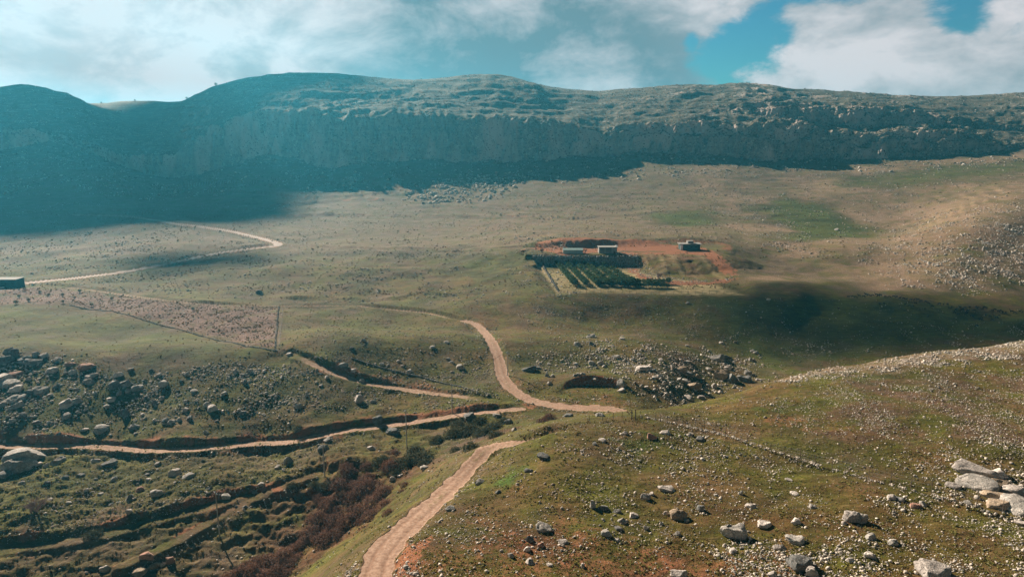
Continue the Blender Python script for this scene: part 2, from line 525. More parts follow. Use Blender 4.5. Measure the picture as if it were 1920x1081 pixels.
PZ = {
 'orchard': pix_poly([(1012,497),(1060,490),(1180,497),(1200,503),(1262,523),(1320,524),(1396,549),(1250,552),(1120,547),(1050,546)], 290, 400),
 'orch_soil': pix_poly([(1015,494),(1060,492),(1085,500),(1140,522),(1255,534),(1255,546),(1120,547),(1050,546)], 290, 400),
 'straw': pix_poly([(1180,503),(1260,515),(1330,524),(1398,549),(1250,551),(1210,548),(1262,540),(1230,520)], 290, 400),
 'straw2': pix_poly([(1055,492),(1110,495),(1200,505),(1262,524),(1100,500)], 290, 400),
 'wallstrip': pix_poly([(1008,486),(1020,486),(1058,544),(1044,548)], 290, 400),
 'field': pix_poly([(60,540),(150,546),(300,563),(400,573),(524,577),(520,656),(450,647),(380,627),(250,592),(130,573),(60,570),(-60,566),(-60,545)]),
 'lushL': pix_poly([(-60,572),(90,574),(250,596),(380,632),(520,664),(600,700),(480,690),(330,690),(150,664),(-60,648)]),
 'pinkL': pix_poly([(-60,590),(60,598),(150,625),(120,640),(60,635),(-60,622)]),
 'rockL': pix_poly([(-60,660),(120,668),(240,700),(420,705),(600,700),(640,730),(520,800),(300,812),(-60,815)]),
 'ridgeL': pix_poly([(340,705),(430,678),(520,690),(600,705),(560,718),(420,722)]),
 'bottomL': pix_poly([(-60,845),(250,848),(480,843),(640,815),(700,820),(600,870),(450,930),(330,960),(0,1020),(-60,1025)]),
 'hollow': pix_poly([(1330,566),(1400,556),(1550,556),(1700,566),(1850,590),(2000,592),(2000,626),(1750,645),(1550,675),(1430,700),(1380,660),(1350,620)], 200, 400),
 'redcut': pix_poly([(1000,466),(1010,456),(1100,450),(1180,448),(1290,450),(1320,458),(1330,470),(1280,466),(1160,466),(1060,478)], 380, 480),
 'mound': pix_poly([(1185,478),(1310,476),(1372,516),(1330,522),(1240,518),(1185,498)], 330, 430),
 'moundring': pix_poly([(1165,472),(1335,468),(1388,516),(1352,528),(1240,527),(1180,503)], 330, 430),
 'redcut2': pix_poly([(1030,764),(1060,740),(1100,730),(1150,735),(1185,755),(1180,770),(1100,764)], 165, 230),
 'orange1': pix_poly([(728,1100),(735,1050),(762,1010),(805,1015),(800,1060),(790,1110)], 0, 130),
 'orange2': pix_poly([(1420,785),(1470,775),(1540,785),(1560,800),(1500,808),(1440,800)], 0, 175),
 'redroad': pix_poly([(560,672),(620,684),(700,700),(790,715),(880,735),(820,740),(700,722),(600,700)], 170, 260),
 'band': pix_poly([(1430,706),(1500,686),(1600,676),(1750,654),(1930,634),(2100,620),(2100,650),(1930,664),(1750,682),(1600,700),(1500,716)], 130, 200),
 'spurbrown': pix_poly([(1500,740),(1700,700),(2000,690),(2000,850),(1800,860),(1500,800)], 0, 190),
 'spurbrown2': pix_poly([(880,970),(1200,990),(1250,1020),(1500,1000),(1650,1060),(1500,1130),(760,1130),(790,1040)], 0, 130),
 'greenpatch': pix_poly([(1160,830),(1220,815),(1270,822),(1240,840),(1180,848)], 0, 170),
 'greenpatch2': pix_poly([(930,905),(960,885),(985,880),(975,900),(945,915)], 0, 170),
 'greenpatch3': pix_poly([(1430,768),(1480,758),(1495,764),(1450,776)], 0, 175),
 'greenpatch4': pix_poly([(1560,708),(1640,698),(1690,702),(1620,716)], 0, 185),
 'greenpatch5': pix_poly([(1560,870),(1600,862),(1640,868),(1600,880)], 0, 165),
 'talus': pix_poly([(760,372),(820,345),(880,328),(960,330),(950,360),(880,380),(800,384)], 500, 900),
 'screeR1': pix_poly([(1270,300),(1360,300),(1390,350),(1480,410),(1500,470),(1440,450),(1350,400),(1300,360)], 400, 900),
 'screeR2': pix_poly([(1600,316),(1640,316),(1650,370),(1690,420),(1630,470),(1650,520),(1690,520),(1930,470),(1930,380),(1780,400),(1690,380),(1660,330)], 330, 900),
 'tanR': pix_poly([(1340,340),(1600,312),(1930,275),(2150,270),(2150,560),(1930,560),(1650,548),(1420,540),(1400,470),(1330,420)], 290, 900),
 'screeR3': pix_poly([(1690,540),(1760,500),(1930,430),(2100,430),(2100,520),(1930,520),(1800,545)], 300, 500),
 'greenfar1': pix_poly([(1380,390),(1480,380),(1600,410),(1600,450),(1500,450),(1440,420)], 400, 700),
 'greenfar2': pix_poly([(1230,400),(1300,395),(1360,410),(1300,425),(1240,420)], 400, 700),
 'greenfar3': pix_poly([(1560,330),(1930,300),(1930,330),(1700,350),(1600,350)], 500, 900),
 'greenfar4': pix_poly([(820,480),(980,478),(1030,545),(960,548),(870,525),(800,500)], 300, 500),
 'dark_gully': pix_poly([(600,900),(700,860),(880,815),(960,795),(1000,795),(900,850),(800,890),(720,960),(620,1030),(560,1090),(440,1100),(500,1000)], 118, 180),
}

# shelf cut for the farm, then the orchard shelf and the tipped mound
XB = lambda s, Y: (s * Y, Y)
farm_pg = np.array([XB(.02, 388), XB(.075, 386), XB(.17, 386), XB(.20, 385), XB(.262, 387), XB(.292, 392), XB(.295, 420), XB(.24, 422), XB(.12, 409), XB(.03, 408)])
farm_z = -62.5
_o = lambda u, v: tuple(hit_base(u, v, 290, 400)[:2])
orch_pg = np.array([_o(1048, 547), _o(1120, 549), _o(1250, 552), _o(1396, 549), XB(.335, 336), XB(.30, 352), XB(.255, 372), XB(.22, 388), XB(.12, 389), XB(.035, 389), _o(1024, 512)])
ZO = -68.6


def sd_masked(pg, reach):
    m = (XG > pg[:, 0].min() - reach) & (XG < pg[:, 0].max() + reach) & (YG > pg[:, 1].min() - reach) & (YG < pg[:, 1].max() + reach)
    r = np.full(XG.shape, 1e3); r[m] = poly_sd(XG[m], YG[m], pg)
    return r


# general relief -----------------------------------------------------------
near = 1 - sstep((YG - 380) / 250)
plain = np.exp(-((YG - 440) / 130.0) ** 2) * (S2 < 0.3)
R = 0
for wl, a, sd_ in ((30, .75, 1), (13, .34, 2), (6, .17, 3), (2.8, .10, 4), (1.3, .055, 5), (0.6, .032, 6), (0.32, .018, 7)):
    R = R + a * vnoise(XG / wl + 3.3, YG / wl + 1.7, sd_) * amp_ok(wl)
ZG += R * near * (1 + 0.9 * plain)
R = 0
for wl, a, sd_ in ((130, 5.0, 21), (60, 2.8, 22), (28, 1.9, 23), (12, 1.35, 24), (6, .85, 25), (3, .45, 26)):
    R = R + a * vnoise(XG / wl + 5.3, YG / (wl * 0.8) + 2.7, sd_) * amp_ok(wl) * (1 if wl < 50 else 1 - 0.75 * sstep((YG - 1090) / 90))
skyl = 1 - 0.15 * sstep((YG - 1090) / 90)
ZG += R * np.maximum(far, 0.12 * (1 - near)) * skyl * (0.35 + 0.65 * mount)
# craggy ground in the mountain: ridged noise and ledges
R = 0
for wl, a, sd_ in ((42, 7.5, 31), (20, 5.4, 32), (10, 3.6, 33), (5, 2.2, 34)):
    R = R + a * (0.42 - np.abs(vnoise(XG / wl, YG / (wl * .7), sd_))) * amp_ok(wl)
crag = mount * (0.55 + 0.45 * rough_r) * (0.25 + 0.75 * sstep(0.5 + fbm(XG, YG, 150, 2, .5, 61)))
ZG += R * crag * (0.35 + 0.65 * skyl)
st = 11.0
zz = ZG + 5 * fbm(XG, YG, 120, 3, .5, 71)
fz = zz / st - np.floor(zz / st)
ledge = (sstep((fz - .5) / .5) - fz) * st
ZG += ledge * mount * 0.28 * (0.3 + 0.7 * sstep(.5 + fbm(XG, YG, 60, 2, .5, 72))) * skyl
# foot-worn little terraces on the lower left slopes
tl = zone(XG, YG, PZ['bottomL'], 8) + 0.6 * zone(XG, YG, PZ['rockL'], 8) + .5 * zone(XG, YG, PZ['dark_gully'], 8)
zz = ZG + .7 * fbm(XG, YG, 14, 3, .5, 73) + 0.10 * XG
fz = zz / 1.3 - np.floor(zz / 1.3)
ZG += (sstep((fz - .35) / .65) - fz) * 1.3 * 0.18 * np.clip(tl, 0, 1)
far_t = np.exp(-((YG - 640) / 130.0) ** 2)
zz = ZG + 2.0 * fbm(XG, YG, 70, 3, .5, 74)
fz = zz / 2.6 - np.floor(zz / 2.6)
ZG += (sstep((fz - .5) / .5) - fz) * 2.6 * 0.75 * far_t * sstep(.5 + fbm(XG, YG, 120, 2, .5, 75))

# ground rises behind the farm cut
ZG += .9 * np.exp(-((YG - 426) / 20.0) ** 2) * sstep((S2 - .0) / .04) * sstep((.325 - S2) / .03) * (1 - .75 * sstep((S2 - .13) / .04))
# rough broken ground on the lower left banks
bl_ = zone(XG, YG, PZ['bottomL'], 10) + zone(XG, YG, PZ['dark_gully'], 10) + ((YG > 100) & (YG < 175) & (S2 < -.05)) * .8
bl_ = np.clip(bl_, 0, 1)
ZG += bl_ * (.55 * vnoise(XG / 5.0, YG / 3.0, 301) + .30 * vnoise(XG / 2.2, YG / 1.5, 302) + .16 * vnoise(XG / 1.0, YG / .8, 303)) * amp_ok(2.0)

# orchard shelf
m = sd_masked(orch_pg, 30)
k = sstep(1 - (m + 1.0) / np.where(YG > 372, 3.0, 9.0))
ZG = ZG * (1 - k) + (ZO + 0.004 * (YG - 300) + 0.05 * vnoise(XG / 3, YG / 3, 90)) * k
# farm shelf: vertical stone-faced edge to the left, long tipped slope to the right
m = sd_masked(farm_pg, 60)
wedge = 1.4 + 29.0 * sstep((XG / YG - 0.172) / 0.06)
wedge = np.where(YG > 406, 9.0 + 6.0 * sstep((S2 - .13) / .05), np.minimum(wedge, 14 + 2.2 * np.clip(392 - YG, 0, 12)))
mn = m + (fbm(XG, YG, 7, 3, .5, 91) * 1.4) * (wedge > 3)
k = sstep(1 - (mn + .2) / wedge) if False else np.clip(1 - mn / wedge, 0, 1)
k = np.where(wedge > 5, (1 - (1 - k) ** 1.7) * (1 + .20 * (1 - k) * vnoise(XG / 3.4, YG / 30, 92)), k)
ZG = ZG * (1 - k) + farm_z * k
farm_k = k; farm_edge = (4 * k * (1 - k))
# scooped bank above the road
sc_c = hit_base(1118, 752, 165, 230)
dx = (XG - sc_c[0]) / 9.0; dy = (YG - (sc_c[1] + 6)) / 6.5
r_ = np.sqrt(dx * dx + dy * dy)
sc_z = base_z(np.array([sc_c[0]]), np.array([sc_c[1] - 3.0]))[0]
lift = 3.6 * np.exp(-(((XG - sc_c[0]) / 15) ** 2 + ((YG - sc_c[1] - 14) / 9) ** 2))
ZG += lift
k = sstep((1.12 - r_) / .2)
ZG = ZG * (1 - k) + np.minimum(ZG, sc_z + 0.2) * k
scoop = sstep((1.45 - r_) / .3) * (YG > sc_c[1] - 2)

# benches of roads and tracks
ROAD = np.zeros(XG.shape, np.float32); REDB = np.zeros(XG.shape, np.float32); PD = np.full(XG.shape, 99.0, np.float32)
RUT = np.zeros(XG.shape, np.float32)
for name, d in PATHS.items():
    ln = d['line']; reach = d['w'] / 2 + d['b'] + 3 * d['L'] + 1
    bb = (XG > ln[:, 0].min() - reach) & (XG < ln[:, 0].max() + reach) & (YG > ln[:, 1].min() - reach) & (YG < ln[:, 1].max() + reach)
    ii = np.nonzero(bb.ravel())[0]
    if not len(ii):
        continue
    x = XG.ravel()[ii]; y = YG.ravel()[ii]
    # coarse cull by blocks of the line
    best = np.full(len(ii), 1e9); bz = np.zeros(len(ii)); by = np.zeros(len(ii)); bi = np.zeros(len(ii))
    for c0 in range(0, len(ln), 12):
        seg = ln[c0:c0 + 13]
        mm = (x > seg[:, 0].min() - reach) & (x < seg[:, 0].max() + reach) & (y > seg[:, 1].min() - reach) & (y < seg[:, 1].max() + reach)
        jj = np.nonzero(mm)[0]
        if not len(jj) or len(seg) < 2:
            continue
        xs = x[jj]; ys = y[jj]
        for a_ in range(len(seg) - 1):
            A = seg[a_]; B = seg[a_ + 1]; ex, ey = B[0] - A[0], B[1] - A[1]; LL = ex * ex + ey * ey + 1e-9
            t = np.clip(((xs - A[0]) * ex + (ys - A[1]) * ey) / LL, 0, 1)
            px = A[0] + ex * t; py = A[1] + ey * t
            dd = np.hypot(xs - px, ys - py)
            b_ = dd < best[jj]
            kk = jj[b_]
            best[kk] = dd[b_]; bz[kk] = (A[2] + (B[2] - A[2]) * t)[b_]; by[kk] = py[b_]; bi[kk] = c0 + a_ + t[b_]
    ok = best < reach
    ii = ii[ok]; x = x[ok]; y = y[ok]; best = best[ok]; bz = bz[ok]; by = by[ok]; bi = bi[ok]
    wd = d['w'] + (d.get('w2', d['w']) - d['w']) * np.clip(bi / len(ln), 0, 1)
    wn = best + 0.55 * vnoise(x / 2.6, y / 2.6, 77) * min(1, d['w'] / 3) + 0.12 * vnoise(x / .7, y / .7, 78)
    h0 = ZG.ravel()[ii]
    farside = (y > by)
    o = np.clip(wn - wd / 2, 0, None)
    ups = np.where(farside, d['up'] * (0.75 + .45 * vnoise(x / 18, y / 18, 79)), -d['dn']) * sstep(o / (d['b'] + .6)) * np.exp(-o / d['L'])
    h1 = h0 + ups * (1 + .5 * vnoise(x / 7, y / 7, 83)) * sstep((PD.ravel()[ii] - 3.0) / 7.0)
    k = 1 - sstep(o / (d['b'] + .4))
    rut = 0
    if d['road'] > .8 and d['w'] > 3:
        rut = -0.07 * np.exp(-((best - wd * .23) / .28) ** 2)
        RUT.ravel()[ii] = np.maximum(RUT.ravel()[ii], np.exp(-((best - wd * .23) / .32) ** 2) * (k > .5))
    h1 = h1 * (1 - k) + (bz + rut) * k
    ZG.ravel()[ii] = h1
    ROAD.ravel()[ii] = np.maximum(ROAD.ravel()[ii], d['road'] * (np.clip(np.minimum(bi + 4, len(ln) - bi) / (6.0 if name == 'main' else 14.0), 0, 1) if name in ('main', 'red', 'mid', 'f1', 'f2', 'f3') else 1) * (1 - sstep((wn - wd / 2 + .25) / .7)))
    REDB.ravel()[ii] = np.maximum(REDB.ravel()[ii], d['red'] * np.clip(.75 + .9 * fbm(x, y, 11, 3, .6, 81), .1, 1.1) * np.where(farside, 1, .45) * sstep(o / .6) * np.exp(-(o / (d['b'] + d['up'] * .9 + .5)) ** 2))
    PD.ravel()[ii] = np.minimum(PD.ravel()[ii], best)

# slope
dZc = np.gradient(ZG, axis=0); dZr = np.gradient(ZG, axis=1)
dXc = np.gradient(XG, axis=0); dXr = np.gradient(XG, axis=1); dYc = np.gradient(YG, axis=0); dYr = np.gradient(YG, axis=1)
nx = dYc * dZr - dZc * dYr; ny = dZc * dXr - dXc * dZr; nz = dXc * dYr - dYc * dXr
nl = np.sqrt(nx * nx + ny * ny + nz * nz) + 1e-9
NZ = np.abs(nz / nl)
EG = ZG / YG
# first surface seen along every column: what lies behind a rise is not stocked with detail
VIS = EG >= np.maximum.accumulate(EG, axis=1) - 0.0015


def hit(u, v, ymin=0, ymax=1e9):
    """photo pixel -> point on the finished ground"""
    s, t = ray(u, v)
    c = np.interp(s, SG, np.arange(NC)); i = int(min(max(c, 0), NC - 2)); fa = c - i
    e = EG[i] * (1 - fa) + EG[i + 1] * fa; Yc = YG[i] * (1 - fa) + YG[i + 1] * fa
    k = np.nonzero((e >= -t) & (Yc >= ymin) & (Yc <= ymax))[0]
    if len(k) == 0:
        return None
    k = k[0]
    if k == 0:
        Y = Yc[0]
    else:
        q = (-t - e[k - 1]) / (e[k] - e[k - 1] + 1e-12); q = min(max(q, 0), 1)
        Y = Yc[k - 1] + (Yc[k] - Yc[k - 1]) * q
        if Yc[k] < ymin + 2:
            Y = Yc[k]
    return Vector((s * Y, Y, gz(s * Y, Y)))


def gz(x, y):
    """ground height (camera-relative) at a place"""
    s = x / y
    c = np.interp(s, SG, np.arange(NC)); i = int(min(max(c, 0), NC - 2)); fa = c - i
    a = np.interp(y, YG[i], ZG[i]); b = np.interp(y, YG[i + 1], ZG[i + 1])
    return float(a * (1 - fa) + b * fa)


# ------------------------------------------------------------------ ground colour masks (what the soil is, in place)
x, y = XG, YG
def Zn(nm, soft, wob=0, wl=10):
    return zone(x, y, PZ[nm], soft, wob, wl)
field = Zn('field', 4.0, 4.0, 8) * sstep(.9 + .7 * fbm(XG, YG, 9, 4, .6, 130))
straw = np.maximum(Zn('straw', 2.5, 2, 9), .75 * Zn('straw2', 3, 2, 9))
straw = np.maximum(straw, .7 * Zn('wallstrip', 1, .3))
straw = np.maximum(straw, .55 * Zn('orchard', 2, 1, 6))
straw = np.maximum(straw, Zn('mound', 2, 3, 7) * (.10 + .4 * vnoise(x / 3.4, y / 30, 92)))
orch = Zn('orchard', 2, 1, 6)
gauss_l = np.exp(-((YG - 225) / 50) ** 2) * (NZ < .992) * sstep(.5 + fbm(x, y, 20, 3, .5, 97))
lush = np.maximum.reduce([.6 * Zn('lushL', 8, 6, 20), .5 * gauss_l, .55 * Zn('rockL', 6, 5, 14), .9 * Zn('hollow', 8, 6, 20), .9 * orch * (1 - straw), Zn('greenpatch', 3, 3, 3) * 1.35, Zn('greenpatch2', 1.6, 1.6, 3) * 1.5,
                          Zn('greenpatch3', 2.5, 2.5, 3) * 1.3, .8 * Zn('greenpatch4', 2, 2, 4), .8 * Zn('greenpatch5', 2, 2, 4), 1.0 * Zn('greenfar1', 25, 25, 60), .9 * Zn('greenfar2', 15, 15, 40), .6 * Zn('greenfar3', 20, 20, 60), .5 * Zn('greenfar4', 10, 8, 25), .45 * Zn('bottomL', 5, 4, 10)])
scoopc = scoop * (NZ < .93)
red = np.maximum.reduce([REDB, Zn('redcut', 2, 2, 8) * 1.5, Zn('redcut2', 1.6, 1.6, 5) * .3, Zn('orange1', 1.2, 2.0, 2.5) * .85, Zn('orange2', 2.5, 3.2, 4) * .42, Zn('redroad', 2.5, 3, 6) * .5,
                         .45 * Zn('spurbrown2', 6, 6, 10), .55 * farm_edge * (YG > 405), .7 * Zn('mound', 2, 3, 7) * 0, Zn('moundring', 2.5, 3, 7) * (1 - .95 * Zn('mound', 2.5, 3, 6)) * .95, Zn('mound', 2, 3, 7) * .9 * sstep((.205 - S2) / .03)])
stony = np.maximum.reduce([Zn('band', 2.5, 6, 7) * .74, .85 * Zn('screeR1', 16, 20, 40), .8 * Zn('screeR2', 14, 16, 35), .8 * Zn('screeR3', 8, 10, 20), .5 * Zn('pinkL', 5, 5, 15),
                           .45 * Zn('spurbrown', 6, 6, 12), .7 * Zn('talus', 12, 15, 30), .74 * sstep((YG - 330) / 120), Zn('tanR', 22, 22, 50) * (.80 + .25 * fbm(XG, YG, 60, 4, .6, 140)), .25 + .35 * vnoise(x / 25, y / 25, 99), .5 * Zn('rockL', 8, 5, 14) * 0.6])
stony = stony * (1 - .8 * np.clip(lush, 0, 1) * (YG > 280))
brown = np.maximum.reduce([.9 * mount, .7 * Zn('spurbrown', 8, 8, 14), .5 * Zn('spurbrown2', 8, 8, 14), .8 * Zn('dark_gully', 4, 4, 8), .5 * Zn('mound', 3, 2, 7)])
rock = sstep((0.80 - NZ) / 0.22) * sstep((YG - 700) / 120)
rock = np.maximum(rock, .75 * crag * sstep(.5 + 1.6 * fbm(x, y, 22, 4, .6, 96)))
scar = sstep((0.93 - NZ) / 0.12) * (YG < 430) * (YG > 150) * .4
red = np.maximum(red, np.maximum(scoopc, scar * (S2 < .05) * (YG < 185)))

# ------------------------------------------------------------------ materials


def mat(name):
    m = bpy.data.materials.new(name)
    m.use_nodes = True
    return m, NT(m.node_tree)


def finish(N, color, rough=0.9, bump=None, bstr=0.4, bdist=0.1, spec=0.2, metallic=0.0):
    b = N.n('ShaderNodeBsdfPrincipled')
    N.put(b.inputs['Base Color'], color)
    N.put(b.inputs['Roughness'], rough)
    b.inputs['Specular IOR Level'].default_value = spec
    b.inputs['Metallic'].default_value = metallic
    if bump is not None:
        bp = N.n('ShaderNodeBump')
        bp.inputs['Strength'].default_value = bstr
        bp.inputs['Distance'].default_value = bdist
        N.put(bp.inputs['Height'], bump)
        N.t.links.new(bp.outputs[0], b.inputs['Normal'])
    o = N.n('ShaderNodeOutputMaterial')
    N.t.links.new(b.outputs[0], o.inputs[0])
    return b


gm, N = mat('hillside_turf')
pos = N.n('ShaderNodeNewGeometry').outputs['Position']
aA = N.n('ShaderNodeVertexColor', layer_name='soil_a'); aB = N.n('ShaderNodeVertexColor', layer_name='soil_b')
sA = N.n('ShaderNodeSeparateColor'); N.put(sA.inputs[0], aA.outputs[0])
sB = N.n('ShaderNodeSeparateColor'); N.put(sB.inputs[0], aB.outputs[0])
aR, aG, aBl = sA.outputs[0], sA.outputs[1], sA.outputs[2]
aSt = aA.outputs[1]
aC = N.n('ShaderNodeVertexColor', layer_name='soil_c'); sC = N.n('ShaderNodeSeparateColor'); N.put(sC.inputs[0], aC.outputs[0]); N.sepC = sC.outputs[2]
bF, bS, bR = sB.outputs[0], sB.outputs[1], sB.outputs[2]
bBr = aB.outputs[1]
n1 = N.noise(pos, 0.018, 4, .6); n2 = N.noise(pos, 0.11, 5, .62, .3); n3 = N.noise(pos, 0.9, 5, .65); n4 = N.noise(pos, 4.5, 3, .6)
ns = N.noise(N.scale(pos, (0.25, 1.0, 1.0)), 0.7, 4, .6)
patch = N.math('ADD', N.math('MULTIPLY', n2, .6), N.math('ADD', N.math('MULTIPLY', n3, .32), N.math('MULTIPLY', n1, .3)))
c = N.mix(N.ss(patch, .50, .74), (0.074, 0.075, 0.009), (0.108, 0.062, 0.021))
c = N.mix(N.ss(N.math('ADD', patch, N.math('MULTIPLY', bBr, .22)), .66, .86), c, (0.100, 0.046, 0.018))
c = N.mix(N.math('MULTIPLY', N.ss(n3, .50, .72), .45), c, (0.20, 0.165, 0.060))
gl_ = N.math('ADD', aBl, N.math('MULTIPLY', N.math('SUBTRACT', n3, .5), .9))
c = N.mix(N.ss(gl_, .15, 1.0, 0, .85), c, N.mix(N.ss(n4, .3, .7), (0.040, 0.058, 0.009), (0.085, 0.105, 0.018)))
c = N.mix(N.ss(aBl, 1.1, 1.6), c, (0.075, 0.125, 0.018))
streak = N.ss(ns, .34, .66, .72, 1.22)
cs = N.mix(1.0, c, (1, 1, 1), 'MULTIPLY'); N.put(cs.node.inputs[7], streak); c = cs
bigp = N.ss(N.noise(pos, .045, 4, .6), .35, .65, .78, 1.25)
cs = N.mix(1.0, c, (1, 1, 1), 'MULTIPLY'); N.put(cs.node.inputs[7], bigp); c = cs
# thin stony skin
stn = N.math('ADD', N.math('MULTIPLY', aSt, .85), N.math('MULTIPLY', N.math('SUBTRACT', n2, .5), 1.1))
c = N.mix(N.ss(stn, .15, 1.0, 0, .72), c, N.mix(n3, N.mix(N.ss(aSt, .62, .85), (0.105, 0.073, 0.050), (0.20, 0.120, 0.074)), N.mix(N.ss(aSt, .62, .85), (0.215, 0.172, 0.138), (0.40, 0.28, 0.20))))
fr_ = N.math('MULTIPLY', N.voro(pos, 2.6), N.math('ADD', .6, N.voro(pos, .9)))
fleck = N.ss(N.math('ADD', fr_, N.math('MULTIPLY', N.math('SUBTRACT', .55, stn), .22)), .165, .10)
c = N.mix(N.math('MULTIPLY', fleck, .85), c, (0.66, 0.58, 0.50))
fl2 = N.ss(N.math('ADD', N.math('MULTIPLY', N.voro(pos, .62), N.math('ADD', .6, N.voro(pos, .21))), N.math('MULTIPLY', N.math('SUBTRACT', .70, stn), .30)), .15, .09)
c = N.mix(N.math('MULTIPLY', N.math('MULTIPLY', fl2, N.ss(aSt, .45, .62)), .8), c, (0.46, 0.40, 0.34))
mt = N.math('MULTIPLY', N.sepC, N.ss(N.noise(pos, .09, 6, .72), .40, .60, .35, 1.0))
c = N.mix(mt, c, N.mix(N.noise(pos, .6, 4, .7), (0.028, 0.034, 0.020), (0.115, 0.108, 0.070)))
strt = N.ss(N.noise(N.scale(pos, (.035, .035, .5)), 1.0, 5, .65, .5), .50, .60)
c = N.mix(N.math('MULTIPLY', N.math('MULTIPLY', N.sepC, strt), N.ss(N.noise(pos, .25, 4, .7), .42, .58)), c, (0.24, 0.225, 0.195))
# ploughed strip
c = N.mix(bF, c, N.mix(N.ss(N.noise(N.scale(pos, (.35, 1, 1)), 1.1, 4, .6), .35, .65), (0.080, 0.046, 0.036), (0.23, 0.140, 0.105)))
c = N.mix(N.math('MULTIPLY', bS, .85), c, N.mix(N.ss(N.noise(N.scale(pos, (.5, 1, 1)), .5, 4, .6), .35, .62), (0.17, 0.155, 0.05), (0.58, 0.44, 0.25)))
# bare red earth
rr = N.math('ADD', aG, N.math('MULTIPLY', N.math('SUBTRACT', N.math('ADD', N.math('MULTIPLY', n3, .6), N.math('MULTIPLY', n2, .4)), .5), 1.5))
c = N.mix(N.math('MULTIPLY', N.ss(rr, .28, .72), N.ss(aG, .02, .15)), c, N.mix(n3, (0.14, 0.055, 0.028), (0.38, 0.16, 0.075)))
# roads
rn = N.math('ADD', aR, N.math('MULTIPLY', N.math('SUBTRACT', n3, .5), .8))
roadc = N.mix(N.ss(N.noise(N.scale(pos, (1, 1, 1)), 1.6, 5, .7), .3, .7), (0.25, 0.15, 0.10), (0.47, 0.32, 0.235))
roadc = N.mix(N.ss(aR, 1.02, 1.12), roadc, (0.52, 0.44, 0.40))
roadc = N.mix(N.math('MULTIPLY', sC.outputs[0], .6), roadc, (0.25, 0.145, 0.095))
roadc = N.mix(N.math('MULTIPLY', sC.outputs[1], N.ss(n3, .42, .6, 0, .75)), roadc, (0.15, 0.12, 0.045))
c = N.mix(N.math('MULTIPLY', N.ss(rn, .25, .7), N.ss(aR, .02, .6)), c, roadc)
# rock of the mountain
rv = N.math('ADD', N.math('MULTIPLY', N.noise(N.scale(pos, (1, 1, .3)), .10, 6, .68, .6), .62), N.math('MULTIPLY', N.noise(N.scale(pos, (.12, .12, 1.0)), .30, 5, .7), .38))
rf = N.noise(pos, .35, 6, .7)
rockc = N.mix(N.ss(N.math('ADD', N.math('MULTIPLY', rv, .65), N.math('MULTIPLY', rf, .35)), .34, .64), (0.085, 0.085, 0.075), (0.40, 0.36, 0.31))
rockc = N.mix(N.ss(N.noise(N.scale(pos, (1, 1, .5)), .022, 4, .55), .45, .60, 0, .85), rockc, (0.58, 0.46, 0.40))
rm = N.ss(N.math('ADD', bR, N.math('MULTIPLY', N.math('SUBTRACT', rf, .5), .9)), .25, .75)
c = N.mix(rm, c, rockc)
bh = N.math('ADD', N.math('MULTIPLY', n3, .7), N.math('ADD', N.math('MULTIPLY', n4, .3), N.math('MULTIPLY', rf, N.math('MULTIPLY', rm, 5.0))))
bh = N.math('ADD', bh, N.math('MULTIPLY', fleck, .25))
bh = N.math('MULTIPLY', bh, N.ss(aR, .3, .8, 1.0, .25))
finish(N, c, .95, bh, 1.0, .45, .12)

# ------------------------------------------------------------------ ground mesh
def grid_mesh(name, X, Y, Z):
    nc, nr = X.shape
    me = bpy.data.meshes.new(name)
    co = np.stack([X, Y, Z + CAMZ], -1).reshape(-1, 3).astype(np.float32)
    me.vertices.add(nc * nr); me.vertices.foreach_set('co', co.ravel())
    i = np.arange(nc - 1)[:, None] * nr + np.arange(nr - 1)[None, :]
    q = np.stack([i, i + nr, i + nr + 1, i + 1], -1).reshape(-1, 4)
    me.loops.add(q.size); me.loops.foreach_set('vertex_index', q.ravel().astype(np.int32))
    me.polygons.add(len(q)); me.polygons.foreach_set('loop_start', (np.arange(len(q)) * 4).astype(np.int32))
    me.polygons.foreach_set('loop_total', np.full(len(q), 4, np.int32))
    me.polygons.foreach_set('use_smooth', np.ones(len(q), bool))
    me.update(calc_edges=True)
    return me


gme = grid_mesh('ground', XG, YG, ZG)
for nm, chans in (('soil_c', (RUT * (.5 + .6 * sstep(.5 + fbm(x, y, 3, 3, .6, 98))), np.exp(-(PD / .5) ** 2) * sstep(.3 + 1.3 * fbm(x, y, 12, 3, .6, 99)), mount, ROAD * 0)), ('soil_a', (ROAD, red, lush, stony)), ('soil_b', (field, straw, rock, brown))):
    at = gme.color_attributes.new(nm, 'FLOAT_COLOR', 'POINT')
    at.data.foreach_set('color', np.stack(chans, -1).reshape(-1).astype(np.float32))
gme.materials.append(gm)
ground = bpy.data.objects.new('ground', gme)
ground['kind'] = 'structure'
COL.objects.link(ground)

# ------------------------------------------------------------------ tools for things


def tag(o, label=None, cat=None, group=None, kind=None):
    for k, v in (('label', label), ('category', cat), ('group', group), ('kind', kind)):
        if v:
            o[k] = v
    return o


def empty(name, loc, rz=0.0):
    o = bpy.data.objects.new(name, None)
    COL.objects.link(o)
    o.location = loc; o.rotation_euler = (0, 0, rz)
    o.empty_display_size = 0.5
    return o


def W(p):
    """camera-relative point -> world"""
    return Vector((p[0], p[1], p[2] + CAMZ))


